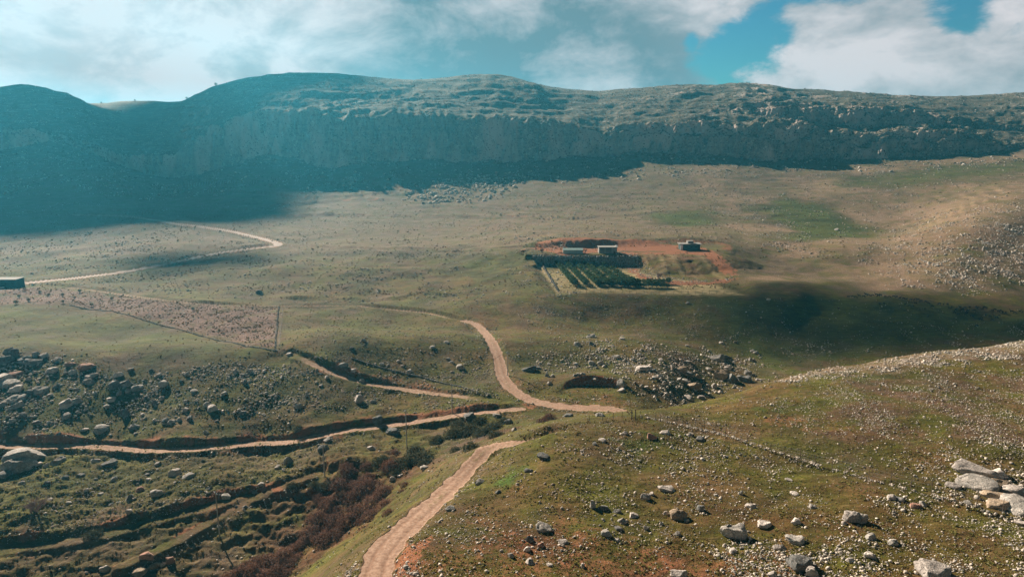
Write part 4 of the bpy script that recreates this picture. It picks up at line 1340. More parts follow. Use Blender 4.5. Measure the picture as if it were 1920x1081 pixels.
M_leaf = leaf_mat('orchard_leaves', (.028, .055, .018), (.085, .135, .045))
M_bramble = leaf_mat('bramble_twigs', (.075, .034, .023), (.28, .15, .10))
M_bramble2 = leaf_mat('dark_green_shrub_leaves', (.035, .042, .020), (.10, .095, .045))
M_bare = leaf_mat('bare_twigs', (.20, .13, .12), (.42, .30, .28))
M_bark = simple('bark', (.10, .075, .055), .9)


def ball(p, r):
    l = np.linalg.norm(p)
    if l > 1 or l < .35:
        return None
    lump = 1 + .28 * math.sin(p[0] * 5 + 1) * math.cos(p[1] * 4.3) + .15 * math.sin(p[2] * 6)
    return p * np.array([1, 1, .85]) * lump


def mound_(p, r):
    l = np.linalg.norm(p)
    if l > 1 or p[2] < -.15 or l < .5:
        return None
    lump = 1 + .25 * math.sin(p[0] * 6 + 2) * math.cos(p[1] * 5) + .12 * math.sin(p[0] * 13 + p[1] * 11)
    return p * np.array([1, 1, .62]) * lump


crowns = [clump_mesh('crown', M_leaf, 420, ball, .17, seed=400 + i) for i in range(4)]
mb = MB(); mb.tube([(0, 0, -.3), (.03, .02, .6), (0, 0, 1.3)], [.11, .09, .07], 6)
for a in range(4):
    mb.tube([(0, 0, 1.1), (.45 * math.cos(a * 1.6), .45 * math.sin(a * 1.6), 1.75)], [.05, .02], 4)
trunk_me = mb.mesh('trunk', M_bark)


def tree(p, s, cm, label, group, cat='fruit tree', name='orchard_tree', h=1.0):
    t = empty(name, W(p), random.uniform(0, 6))
    tag(t, label, cat, group)
    a = bpy.data.objects.new('trunk', trunk_me); COL.objects.link(a); a.parent = t; a.scale = (s, s, s)
    c_ = bpy.data.objects.new('crown', cm); COL.objects.link(c_); c_.parent = t
    c_.location = (0, 0, 1.75 * s); c_.scale = (1.45 * s, 1.45 * s, 1.35 * s * h)
    return t


# left block: rows running away from the viewer; then the long row along the foot of the shelf
ORD = ['first', 'second', 'third', 'fourth', 'fifth', 'sixth', 'seventh', 'eighth', 'ninth', 'tenth', 'eleventh', 'twelfth', 'thirteenth', 'fourteenth', 'fifteenth', 'sixteenth', 'seventeenth', 'eighteenth', 'nineteenth', 'twentieth']
ROWN = ['first', 'second', 'third', 'fourth', 'fifth', 'sixth']
for r_i in range(6):
    a0 = np.array([1044 + r_i * 17.5, 497 + r_i * .6]); a1 = np.array([1076 + r_i * 22, 536])
    nT = 11
    for k in range(nT):
        t = (k + random.uniform(-.12, .12)) / (nT - 1)
        if r_i > 3 and t < .28 and k % 2:
            continue
        u, v = a0 + (a1 - a0) * (t ** .8)
        p = hit(u, v, 290, 400)
        if p is None:
            continue
        s = random.uniform(1.0, 1.3) * (1.0 + .2 * t)
        tree(p, s, random.choice(crowns), f"small dark green tree, {ORD[k]} from the top of the {ROWN[r_i]} orchard row from the left", 'dark green trees of the orchard rows')
for k in range(2):
    nT = 19
    for j in range(nT):
        u = 1118 + (1252 - 1118) * (j + random.uniform(-.2, .2)) / (nT - 1)
        v = 529 + k * 6.5 + (u - 1118) * .028 + random.uniform(-.8, .8)
        p = hit(u, v, 290, 400)
        if p is None:
            continue
        tree(p, random.uniform(.85, 1.25), random.choice(crowns), f"dark green tree, {ORD[j]} from left, {'back' if k == 0 else 'front'} line of the bottom orchard hedge", 'dark green trees of the orchard rows')

# ------------------------------------------------------------------ bushes of the gully
bush = [clump_mesh('bramble_bush', M_bramble, 3200, mound_, .045, seed=500 + i) for i in range(4)]
bushg = [clump_mesh('bramble_bush', M_bramble2, 3000, mound_, .05, seed=520 + i) for i in range(2)]
BU = """
690 905 52 b;660 925 46 b;700 935 56 b;720 915 44 b;672 950 50 b;640 900 44 b;652 878 36 b;610 905 30 g;620 935 42 b;600 965 46 b;628 970 52 b;655 968 44 b;590 990 46 b;612 1000 50 b;640 990 40 b;
700 958 40 b;722 940 36 b;690 890 34 b;730 958 26 b;735 868 46 b;715 860 40 g;760 862 52 g;790 850 56 g;778 840 44 g;740 845 34 b;800 862 34 g;650 870 26 b;690 870 30 b;
885 835 40 g;855 840 28 g;760 905 20 b;755 918 13 b;548 906 24 g;495 1050 56 b;530 1035 50 b;470 1065 60 b;520 1065 54 b;540 1050 36 b;560 1040 30 b;440 1075 50 b;500 1076 50 b;575 1010 36 b;560 1020 34 b;
880 800 50 g;905 805 42 g;850 808 40 g;930 812 34 g;820 820 34 g;925 795 40 g;945 785 30 g;900 785 30 g;860 790 34 g;1030 780 34 r;1018 786 26 r;560 800 22 g;590 905 24 g;176 997 32 g;630 952 34 b;600 930 30 b;
665 905 34 b;680 975 30 b;745 880 30 g;540 1070 30 b
"""
mr = leaf_mat('reddish_twigs', (.07, .028, .022), (.16, .065, .05))
bushr = [clump_mesh('bramble_bush', mr, 3000, mound_, .045, seed=540)]
BM = [(700, 925, 'the brown gully thicket'), (600, 985, 'the lower brown thicket'), (500, 1060, 'the bottom edge thicket'), (775, 855, 'the dark pole side clump'),
      (885, 838, 'the main road round bush'), (900, 800, 'the dark junction shrubs'), (650, 885, 'the thicket top'), (176, 997, 'the left grassy terrace')]
for i, row in enumerate(BU.replace('\n', '').split(';')):
    q = row.split(); u, v, w = map(float, q[:3])
    p = hit(u, v + w * .18, 90)
    if p is None:
        continue
    m_ = p.length / F
    lib = {'b': bush, 'g': bushg, 'r': bushr}[q[3]]
    o = bpy.data.objects.new('bramble_bush', lib[i % len(lib)]); COL.objects.link(o)
    r0 = w * m_ * .47
    o.scale = (r0, r0 * random.uniform(.75, 1.0), r0 * random.uniform(.85, 1.2)); o.rotation_euler = (0, 0, random.uniform(0, 6.28)); o.location = W(p) + Vector((0, 0, -.1))
    mk = min(BM, key=lambda z: math.hypot(u - z[0], (v - z[1]) * 1.4))
    col_ = {'b': 'brown leafless', 'g': 'dark olive', 'r': 'reddish'}[q[3]]
    sz_ = 'small' if w < 30 else ('broad' if w > 46 else 'dense')
    tag(o, f"{sz_} {col_} bush {place_word(u, v, mk[0], mk[1])} {mk[2]}".replace('touching', 'in the middle of'), 'bush', 'bushes and brambles of the gully')

apart([o for o in COL.objects if o.name.startswith('bramble_bush')])
# low scrub and tufts: ground cover
SV, SF = [], []


def tufts(wgt, cnt_, lo, hi, seed=0):
    X_, Y_, Z_ = scatter(wgt, cnt_)
    s_ = sizes(len(X_), lo, hi, 1.8)
    nb_ = 7
    n_ = len(X_)
    a = RNG.uniform(0, 6.283, (n_, nb_)); rr2 = RNG.uniform(.1, .5, (n_, nb_)) * s_[:, None]
    bx = X_[:, None] + np.cos(a) * rr2; by_ = Y_[:, None] + np.sin(a) * rr2
    hh = s_[:, None] * RNG.uniform(.35, .75, (n_, nb_)); wv_ = s_[:, None] * RNG.uniform(.12, .25, (n_, nb_))
    z0 = np.repeat(Z_[:, None], nb_, 1) + CAMZ - .03
    lx = np.cos(a) * hh * .5; ly = np.sin(a) * hh * .5
    v0 = np.stack([bx - np.sin(a) * wv_, by_ + np.cos(a) * wv_, z0], -1)
    v1 = np.stack([bx + np.sin(a) * wv_, by_ - np.cos(a) * wv_, z0], -1)
    v2 = np.stack([bx + lx, by_ + ly, z0 + hh], -1)
    v3 = np.stack([bx - lx * .4, by_ - ly * .4, z0 + hh * .9], -1)
    V_ = np.stack([v0, v1, v2, v3], 2).reshape(-1, 3)
    return V_


def tuft_obj(name, m, parts, label):
    V_ = np.concatenate(parts)
    nq = len(V_) // 4
    me = bpy.data.meshes.new(name)
    me.vertices.add(len(V_)); me.vertices.foreach_set('co', V_.ravel().astype(np.float32))
    me.loops.add(nq * 4); me.loops.foreach_set('vertex_index', np.arange(nq * 4, dtype=np.int32))
    me.polygons.add(nq); me.polygons.foreach_set('loop_start', (np.arange(nq) * 4).astype(np.int32)); me.polygons.foreach_set('loop_total', np.full(nq, 4, np.int32))
    me.update(calc_edges=True); me.materials.append(m)
    o = bpy.data.objects.new(name, me); COL.objects.link(o)
    tag(o, label, 'scrub', kind='stuff')


clump2 = sstep(.5 + 1.6 * fbm(XG, YG, 6, 3, .6, 220))
tuft_obj('low_scrub', leaf_mat('scrub', (.075, .062, .022), (.20, .135, .055)),
         [tufts(spur * (.1 + clump2), 9000, .12, .36), tufts(((YG > 115) & (YG < 330)) * noroad * (S2 < .3) * (.2 + clump2), 7000, .2, .7), tufts(field * (.2 + clump2), 1700, .3, .8), tufts((YG > 320) * (YG < 700) * (S2 < .35) * noroad * (.1 + clumpB), 4000, .4, 1.0),
          tufts((YG > 400) * (YG < 860) * (.1 + clumpB), 2500, .6, 1.5)], 'low brown and olive scrub dotted over the grass')
tuft_obj('grass_tufts', leaf_mat('tuft_grass', (.10, .115, .02), (.36, .31, .11)),
         [tufts(spur * (.3 + clump2), 46000, .12, .42), tufts(Zn('rockL', 5, 4, 12) + Zn('bottomL', 5, 4, 10) + .6 * vl + .6 * vr, 9000, .2, .6)], 'short olive and straw coloured grass tufts on the slopes')
tuft_obj('ledge_shrubs', leaf_mat('ledge_leaf', (.028, .036, .022), (.08, .08, .042)),
         [tufts((YG > 760) * (YG < 1260) * (.15 + clumpB + rock), 15000, .8, 2.4)], 'dark shrubs clinging to the cliff ledges and mountain top')

# bare trees by the farm and the pale bare shrub at the left
def bare_mesh(seed, n_=60):
    r = random.Random(seed); mb = MB()
    def br(p, d, L, rad, lvl):
        q = p + d * L
        mb.tube([p, (p + q) / 2 + Vector((r.uniform(-.05, .05), r.uniform(-.05, .05), 0)) * L, q], [rad, rad * .8, rad * .55], 4)
        if lvl:
            for _ in range(4 if lvl > 1 else 5):
                dd = (d + Vector((r.uniform(-.9, .9), r.uniform(-.9, .9), r.uniform(-.1, .6)))).normalized()
                br(p + d * L * r.uniform(.5, 1), dd, L * r.uniform(.55, .8), rad * .5, lvl - 1)
    for _ in range(5):
        br(Vector((r.uniform(-.1, .1), r.uniform(-.1, .1), -.05)), Vector((r.uniform(-.6, .6), r.uniform(-.6, .6), 1)).normalized(), .42, .035, 3)
    return mb.mesh('bare_shrub', M_bare)


bare = [bare_mesh(i) for i in range(3)]
for i, (u, v, w, lab) in enumerate(((1016, 474, 16, 'pinkish bare tree left of the farm terrace wall'), (1082, 474, 14, 'pinkish bare tree in front of the red bank, left of the shed'), (1096, 474, 14, 'pinkish bare tree nearest the farm shed'),
                                    (1236, 524, 22, 'pinkish bare shrub at the foot of the tipped earth mound'), (62, 958, 60, 'greyish pink bare shrub on the lower left slope'), (47, 545, 9, 'small bare bush beside the building at the left edge'),
                                    (18, 868, 12, 'small bare bush by the huge boulder at the left edge'))):
    p = hit(u, v, 100, 440)
    if p is None:
        continue
    s = w * p.length / F * .75
    o = bpy.data.objects.new('bare_shrub', bare[i % 3]); COL.objects.link(o); o.location = W(p); o.scale = (s, s, s * (.9 if w < 30 else .5)); o.rotation_euler = (0, 0, i)
    tag(o, lab, 'bare shrub', 'leafless shrubs')
# young trees in the ploughed field and bushes on the skyline
crown_d = [clump_mesh('crown', M_bramble2, 240, ball, .2, seed=600 + i) for i in range(2)]
YT = [(36, 558), (54, 565), (92, 556), (118, 568), (118, 556), (140, 560), (210, 562), (172, 574), (30, 570), (75, 549), (362, 582), (150, 548)]
for i, (u, v) in enumerate(YT):
    p = hit(u, v)
    tree(p, random.uniform(.45, .65), crown_d[i % 2], f"small dark young tree in the ploughed field, {ORD[sorted(YT).index((u, v))]} from the left", 'young trees in the ploughed field', 'young tree', 'young_tree')
for i, (u, v, w, lab) in enumerate(((405, 161, 11, 'largest bush on the skyline left of the broad summit'), (425, 158, 6, 'small bush on the skyline right of the largest one'), (350, 184, 8, 'low bush where the skyline meets the saddle'), (1014, 160, 6, 'small bush on the skyline at the centre right'),
                                    (790, 150, 6, 'small bush on the skyline between the two summits'), (872, 143, 5, 'tiny bush on the second summit'), (253, 190, 7, 'low bush on the saddle skyline'), (190, 190, 6, 'small bush at the left foot of the saddle'))):
    p = None
    for dv in range(0, 16):
        p = hit(u, v + dv)
        if p is not None:
            break
    if p is None:
        continue
    s = w * p.length / F / 6.5
    tree(p, s, crown_d[i % 2], lab, 'bushes on the mountain skyline', 'bush', 'skyline_bush')

# ------------------------------------------------------------------ utility poles and cables
M_pole = simple('weathered_concrete', (.40, .38, .35), .9)
M_steel = simple('galvanised_steel', (.30, .31, .32), .6, metallic=.4)
M_cer = simple('brown_ceramic', (.12, .06, .04), .4)
M_cable = simple('cable', (.05, .05, .05), .7)
POLES = [(412, 1005, 925, 'utility pole on the lowest grassy terrace, nearest the camera'), (609, 893, 833, 'utility pole at the top of the brown thicket'), (763, 839, 768, 'utility pole rising across the left track above the gully'),
         (848, 773, 717, 'utility pole on the bank between the left track and the red path'), (952, 703, 657, 'utility pole beside the bend of the valley road')]
tops = []
for k, (u, vb, vt, lab) in enumerate(POLES):
    p = hit(u, vb)
    h_ = (vb - vt) * p.length / F * 1.02
    t = empty('utility_pole', W(p), -.75)
    tag(t, lab, 'utility pole', 'utility poles along the gully')
    mb = MB(); mb.tube([(0, 0, -.5), (0, 0, h_ * .5), (0, 0, h_)], [.17, .14, .11], 8); mb.build('pole', M_pole, t)
    mb = MB(); mb.box((0, .0, h_ - .55), (1.9, .12, .12)); mb.tube([(-.7, .02, h_ - .6), (0, .12, h_ - 1.3)], .03, 4); mb.tube([(.7, .02, h_ - .6), (0, .12, h_ - 1.3)], .03, 4)
    mb.build('crossarm', M_steel, t)
    tp = []
    for x_ in (-.85, 0, .85):
        mb = MB(); z_ = h_ - .49 if x_ else h_ + .0
        mb.tube([(x_, 0, z_), (x_, 0, z_ + .06), (x_, 0, z_ + .1), (x_, 0, z_ + .22)], [.03, .07, .05, .04], 8)
        mb.build('insulator', M_cer, t)
        tp.append(W(p) + Matrix.Rotation(-.75, 3, 'Z') @ Vector((x_, 0, z_ + .22)))
    tops.append(tp)
# the line goes on beyond the near end of the picture
p0 = W(hit(412, 1005))
endp = Vector((p0.x - 36, p0.y - 42, CAMZ - 80))
offs = [tops[0][i] - tops[0][1] for i in range(3)]
tops.insert(0, [endp + Vector((0, 0, 0)) + o_ for o_ in offs])
t = empty('utility_pole', endp - Vector((0, 0, 9)), -.75)
tag(t, 'utility pole beyond the bottom left corner', 'utility pole', 'utility poles along the gully')
mb = MB(); mb.tube([(0, 0, -3), (0, 0, 9)], [.17, .11], 8); mb.build('pole', M_pole, t)
CN = ['below the nearest utility pole', 'between the nearest pole and the thicket pole', 'between the thicket pole and the gully pole', 'between the gully pole and the bank pole', 'between the bank pole and the valley road pole']
for a in range(len(tops) - 1):
    for i in range(3):
        A, B = tops[a][i], tops[a + 1][i]
        mb = MB(); pts_ = []
        for k in range(15):
            q = k / 14; P_ = A.lerp(B, q); P_.z -= 4 * q * (1 - q) * (A - B).length * .018; pts_.append(P_)
        mb.tube(pts_, .022, 4)
        o = mb.build('overhead_cable', M_cable)
        tag(o, f"{('left', 'middle', 'right')[i]} thin overhead cable {CN[a]}", 'cable', 'cables ' + CN[a])
M_rust = simple('rusty_steel', (.20, .11, .07), .85)
for u, vb, vt, lab in ((55, 1085, 1048, 'thin rusty post at the bottom left, left of the two'), (91, 1090, 1057, 'thin rusty post at the bottom left, right of the two')):
    p = hit(u, min(vb, 1079))
    h_ = (vb - vt) * p.length / F
    mb = MB(); mb.tube([(0, 0, -.3), (0, 0, h_), (.25, 0, h_ + .15)], [.05, .05, .04], 6); o = mb.build('steel_post', M_rust, None, loc=W(p))
    tag(o, lab, 'post', 'bent posts at the bottom left')

# ------------------------------------------------------------------ fences
M_post = simple('grey_wood', (.17, .13, .10), .9)


def fence(name, pix, spacing, heights, label, m, ymin=0, ymax=1e9, wires=3, rad=.05, cat='fence', closeup=True):
    t = None
    w = []
    for (u, v) in pix:
        p = hit(u, v, ymin, ymax)
        if p is not None:
            w.append((p, u))
    pts_ = []
    if spacing:
        for i in range(len(w) - 1):
            A, B = w[i][0], w[i + 1][0]; L = (A - B).length; k = max(1, round(L / spacing))
            for j in range(k):
                q = A.lerp(B, j / k); q.z = gz(q.x, q.y); pts_.append((q, w[i][1] + (w[i + 1][1] - w[i][1]) * j / k))
        pts_.append(w[-1])
    else:
        pts_ = w
    o0 = pts_[0][0]
    t = empty(name, W(o0)); tag(t, label, cat)
    tops_ = []
    for q, u in pts_:
        h_ = np.interp(u, [a for a, b in heights], [b for a, b in heights]) * random.uniform(.9, 1.08)
        lx, ly = random.uniform(-.06, .06), random.uniform(-.06, .06)
        mb = MB(); mb.tube([(0, 0, -.25), (lx * h_, ly * h_, h_)], [rad, rad * .85], 6)
        mb.build('post', m, t, loc=q - o0)
        tops_.append((q - o0, h_, lx, ly))
    for k in range(wires):
        mb = MB(); zf = .35 + .55 * k / max(1, wires - 1)
        mb.tube([a + Vector((lx * h_ * zf, ly * h_ * zf, h_ * zf)) for a, h_, lx, ly in tops_], .009, 3)
        mb.build('wire', M_steel, t)
    return t


fence('wire_fence', [(1105, 790), (1130, 788), (1150, 786), (1166, 783), (1184, 785), (1200, 783), (1215, 784), (1229, 786), (1238, 789), (1251, 792), (1267, 795), (1280, 798), (1304, 800), (1321, 802), (1342, 809), (1360, 816), (1381, 824), (1400, 831), (1422, 838), (1445, 845),
                     (1470, 853), (1500, 862), (1528, 870), (1560, 878), (1592, 889), (1628, 898), (1669, 908), (1707, 917), (1747, 926), (1790, 938), (1830, 949), (1880, 962), (1925, 974), (1975, 990)],
      None, [(1100, 1.45), (1300, 1.55), (1500, 1.9), (1700, 2.3), (2000, 2.4)], 'wire fence on thin wooden posts running down the near spur', M_post, 0, 150)
fence('orchard_fence', [(1052, 549), (1100, 550), (1180, 551), (1250, 553), (1330, 551), (1398, 549)], 3.2, [(1000, 1.9), (1400, 1.7)], 'wire fence on posts along the bottom edge of the orchard', M_post, 285, 400, 3, .05)
fence('field_fence', [(531, 578), (529, 600), (527, 625), (523, 655)], 3.0, [(0, 1.9)], 'post fence down the right side of the ploughed field', M_post, 0, 1e9, 2, .035)
fence('gully_fence', [(882, 826), (895, 824), (908, 822), (921, 818), (934, 815), (946, 812)], None, [(0, 1.5)], 'short row of fence posts below the dark shrubs by the gully', M_post, 100, 175, 1, .05)
for i, (u, v, lab) in enumerate(((1184, 786, 'thick gate post left of the gap at the road end'), (1191, 786, 'thick gate post right of the gap at the road end'))):
    p = hit(u, v, 0, 150)
    mb = MB(); mb.tube([(0, 0, -.3), (.05, 0, 1.0), (0, 0, 2.1)], [.12, .11, .1], 8); mb.box((0, 0, 2.12), (.2, .2, .05))
    o = mb.build('gate_post', M_post, None, loc=W(p)); tag(o, lab, 'gate post', 'gate posts at the road end')
p = hit(1357, 541, 285, 400)
mb = MB(); mb.tube([(0, 0, -.3), (.05, 0, 2.4)], [.22, .18], 8); mb.box((.02, 0, 2.4), (.5, .3, .3)); o = mb.build('marker_post', M_post, None, loc=W(p)); tag(o, 'short stout post alone in the straw coloured corner of the orchard shelf', 'post')

# ------------------------------------------------------------------ dry stone walls


def stone_wall(name, pts3, hgt, thick, size, m, label, cat='stone wall', lean=0.0, base=None):
    mb = MB(); r = random.Random(len(pts3) * 7)
    P_ = [Vector(p) for p in pts3]
    L = [0]
    for i in range(1, len(P_)):
        L.append(L[-1] + (P_[i] - P_[i - 1]).length)
    rows = max(1, round(hgt / (size * .72)))
    o0 = P_[0].copy()
    for rrow in range(rows):
        d = r.uniform(0, size)
        while d < L[-1]:
            i = max(k for k in range(len(L)) if L[k] <= d); i = min(i, len(P_) - 2)
            A, B = P_[i], P_[i + 1]; q = (d - L[i]) / max(1e-6, L[i + 1] - L[i]); c_ = A.lerp(B, q)
            t_ = (B - A); t_.z = 0; t_.normalize(); nn = Vector((-t_.y, t_.x, 0))
            s = size * r.uniform(.65, 1.35)
            V_, F_ = SM[r.randrange(len(SM))], Fc20
            a = r.uniform(0, 6.28)
            cc = c_ - o0 + nn * (r.uniform(-thick, thick) * .25 + lean * rrow * size * .72) + Vector((0, 0, size * .72 * (rrow + .3)))
            ca, sa = math.cos(a), math.sin(a)
            vs = [(cc.x + (x_ * ca - y_ * sa) * s * .62, cc.y + (x_ * sa + y_ * ca) * s * .62, cc.z + (z_ - .25) * s * .5) for x_, y_, z_ in V_]
            mb.add(vs, F_.tolist())
            d += s * .95
    o = mb.build(name, m, None, loc=W(o0))
    return tag(o, label, cat)


def ground_line(pix, ymin=0, ymax=1e9, n_=4):
    w = [hit(u, v, ymin, ymax) for u, v in pix]
    out = []
    for A, B in zip(w[:-1], w[1:]):
        for j in range(n_):
            q = A.lerp(B, j / n_); q.z = gz(q.x, q.y); out.append(q)
    out.append(w[-1])
    return out


# retaining wall: stands against the cut face of the farm shelf
fr_pts = []
for s_ in np.linspace(.03, .187, 16):
    Yf = float(np.interp(s_, [.02, .075, .17, .20], [388, 386, 386, 384])) - 1.3
    fr_pts.append(Vector((s_ * Yf, Yf, ZO + .2)))
stone_wall('retaining_wall', fr_pts, 6.0, 2.4, 1.35, ROCK['g'], 'high retaining wall of dark stacked boulders under the farm sheds', 'retaining wall', lean=.04)
stone_wall('orchard_wall', ground_line([(1008, 484), (1018, 500), (1032, 522), (1046, 545)], 290, 440), 1.0, .8, .7, ROCK['d'], 'low dark stone wall down the left side of the orchard')
stone_wall('field_wall', ground_line([(130, 572), (200, 583), (260, 597), (330, 616), (400, 636), (460, 649), (521, 658)]), .4, .8, .5, ROCK['g'], 'low stone wall along the lower edge of the ploughed field')
stone_wall('boundary_wall', ground_line([(523, 575), (520, 600), (518, 630), (516, 657)]), .4, .7, .5, ROCK['g'], 'low stone wall down the right end of the ploughed field')
stone_wall('sloping_wall', ground_line([(655, 670), (720, 690), (790, 706), (850, 722), (895, 734)], 180, 260), .6, .5, .6, ROCK['g'], 'low line of stones across the slope above the red path')

# ------------------------------------------------------------------ buildings
M_conc = simple('pale_concrete', (.52, .50, .47), .9, .15)
M_wallg = simple('grey_render', (.28, .27, .25), .9, .2)
M_green = simple('dark_green_cladding', (.035, .075, .075), .6, .2)
M_teal = simple('dark_blue_green_metal', (.020, .045, .055), .6, .3)
M_void = simple('dark_opening', (.015, .016, .018), .9)
M_white = simple('white_paint', (.78, .78, .76), .7, .08)
M_glass = simple('greenhouse_plastic', (.32, .42, .40), .35, .15)
M_redr = simple('brown_board', (.13, .085, .06), .8)

FZ = farm_z
def shed():
    Yc = 392.0; s0, _ = ray(1122, 470); s1, _ = ray(1158, 470)
    x0, x1 = s0 * Yc, s1 * Yc; cx = (x0 + x1) / 2; w = x1 - x0
    t = empty('farm_shed', W((cx, Yc, FZ))); t.scale = (.95, 1, .74); tag(t, 'open fronted farm shed with a flat pale roof above the stone retaining wall', 'shed')
    mb = MB(); mb.box((0, 2.2, 4.85), (w + .8, 6.4, .35)); mb.build('roof', M_wallg, t)
    mb = MB(); mb.box((w / 2 - .2, 2.6, 5.35), (1.3, 1.3, .62)); mb.build('roof_tank', M_white, t)
    mb = MB(); mb.box((0, 4.9, 2.3), (w, .25, 4.7)); mb.box((-w / 2 + .12, 2.5, 2.3), (.24, 4.6, 4.7)); mb.box((w / 2 - 1.6, 1.2, 2.3), (3.0, 3.2, 4.7)); mb.build('wall', M_wallg, t)
    mb = MB(); mb.box((-1.4, -.1, 1.15), (w - 4.2, .2, 2.3)); mb.build('front_wall', M_wallg, t)
    for x_ in (-w / 2 + .15, -w / 6, w / 2 - 3.2):
        mb = MB(); mb.box((x_, -.6, 2.35), (.28, .28, 4.65)); mb.build('column', M_conc, t)
    d = MB(); d.box((w / 2 - 1.6, -.43, 1.0), (.95, .06, 2.0)); dd = d.build('door', M_redr, t)
    h = MB(); h.box((w / 2 - 1.3, -.49, 1.0), (.06, .06, .2)); h.build('handle', M_steel, dd)
shed()
def greenhouse():
    Yc = 391.0; s0, _ = ray(1056, 470); s1, _ = ray(1093, 470)
    x0, x1 = s0 * Yc, s1 * Yc; cx = (x0 + x1) / 2; w = x1 - x0
    t = empty('greenhouse', W((cx, Yc, FZ))); tag(t, 'long low greenish lean-to left of the farm shed', 'greenhouse')
    mb = MB(); mb.box((0, 0, 1.0), (w, .12, 2.0)); mb.box((0, 2.6, 1.3), (w, .12, 2.6)); mb.box((-w / 2, 1.3, 1.1), (.12, 2.5, 2.2)); mb.box((w / 2, 1.3, 1.1), (.12, 2.5, 2.2)); mb.build('wall', M_glass, t)
    mb = MB(); mb.add([(-w / 2 - .1, -.2, 2.02), (w / 2 + .1, -.2, 2.02), (w / 2 + .1, 2.8, 2.75), (-w / 2 - .1, 2.8, 2.75), (-w / 2 - .1, -.2, 2.1), (w / 2 + .1, -.2, 2.1), (w / 2 + .1, 2.8, 2.83), (-w / 2 - .1, 2.8, 2.83)],
                      [(3, 2, 1, 0), (4, 5, 6, 7), (0, 1, 5, 4), (1, 2, 6, 5), (2, 3, 7, 6), (3, 0, 4, 7)]); mb.build('roof', M_glass, t)
    for k in range(7):
        mb = MB(); mb.box((-w / 2 + w * k / 6, -.1, 1.0), (.09, .06, 2.0)); mb.build('post', M_steel, t)
greenhouse()
def house():
    Yc = 404.0; s0, _ = ray(1276, 462); s1, _ = ray(1313, 462)
    x0, x1 = s0 * Yc, s1 * Yc; cx = (x0 + x1) / 2; w = x1 - x0
    t = empty('farm_house', W((cx, Yc, gz(cx, Yc - .5)))); tag(t, 'dark green flat roofed hut with a white corner on the farm terrace', 'hut')
    mb = MB(); mb.box((0, 2.6, 1.7), (w, 5.2, 3.6)); mb.build('wall', M_green, t)
    mb = MB(); mb.box((-w / 2 + .7, -.06, 1.6), (1.4, .2, 3.2)); mb.build('corner_wall', M_white, t)
    mb = MB(); mb.box((0, 2.4, 3.65), (w + 1.6, 6.6, .3)); mb.box((-w / 2 - .5, -.4, 3.66), (1.3, 1.2, .36)); mb.build('roof', M_wallg, t)
    mb = MB(); mb.box((.4, 3.2, 4.5), (3.6, 3.0, 1.5)); rh = mb.build('roof_hut', M_wallg, t)
    mb = MB(); mb.box((-1.1, 1.62, 4.5), (.5, .1, 1.4)); mb.build('door_frame', M_white, rh)
    for x_ in (-2.2, .6, 3.4):
        wn_ = MB(); wn_.box((x_, -.03, 1.9), (1.5, .12, 1.1)); o = wn_.build('window', M_void, t)
        fr2 = MB(); fr2.box((x_, -.05, 2.49), (1.6, .14, .07)); fr2.box((x_, -.05, 1.31), (1.6, .14, .07)); fr2.build('frame', M_steel, o)
house()
def left_building():
    s0, _ = ray(-24, 538); s1, _ = ray(31, 538); p = hit(5, 540)
    Yc = p.y; x0, x1 = s0 * Yc, s1 * Yc; cx = (x0 + x1) / 2; w = x1 - x0
    g0 = gz(cx, Yc)
    t = empty('farm_building', W((cx, Yc, g0))); tag(t, 'dark blue green building with pale roof edge at the left picture edge', 'building')
    mb = MB(); mb.box((0, 3, 1.9), (w, 6, 4.6)); mb.build('wall', M_teal, t)
    mb = MB(); mb.box((0, 3, 4.3), (w + .5, 6.6, .25)); mb.build('roof', M_wallg, t)
    for x_ in (-3.5, 1.0):
        mb = MB(); mb.box((x_, -.04, 1.6), (2.6, .1, 2.9)); o = mb.build('door', M_void, t)
    mb = MB(); mb.box((w / 2 - 1.6, -.04, 2.4), (1.2, .1, .9)); mb.build('window', M_void, t)
    mb = MB(); mb.box((.4 , -2.2, .55), (4.4, 1.1, .55)); mb.box((-1.6, -2.2, .1), (.3, 1, .6)); mb.box((2.0, -2.2, .1), (.3, 1, .6))
    o = mb.build('water_trough', M_white, None, loc=W((cx, Yc, gz(cx, Yc - 2.2)))); tag(o, 'low white trough in front of the dark building at the left edge', 'trough')
left_building()
p = hit(222, 211, 1100)
if p:
    t = empty('white_hut', W(p)); tag(t, 'tiny white hut on the saddle of the mountain', 'hut')
    mb = MB(); mb.box((0, 2, 1.4), (6, 4, 3.2)); mb.build('wall', M_white, t)
    mb = MB(); mb.add([(-3.3, -.3, 3.0), (3.3, -.3, 3.0), (3.3, 4.3, 3.0), (-3.3, 4.3, 3.0), (-3.3, 2, 4.1), (3.3, 2, 4.1)], [(0, 1, 5, 4), (2, 3, 4, 5), (0, 4, 3), (1, 2, 5), (3, 2, 1, 0)]); mb.build('roof', M_conc, t)
    mb = MB(); mb.box((.5, -.03, 1.1), (1, .1, 2.0)); mb.build('door', M_void, t)

# ------------------------------------------------------------------ goats: one continuous skin each
M_goat = simple('black_hair', (.018, .016, .015), .9, .4)


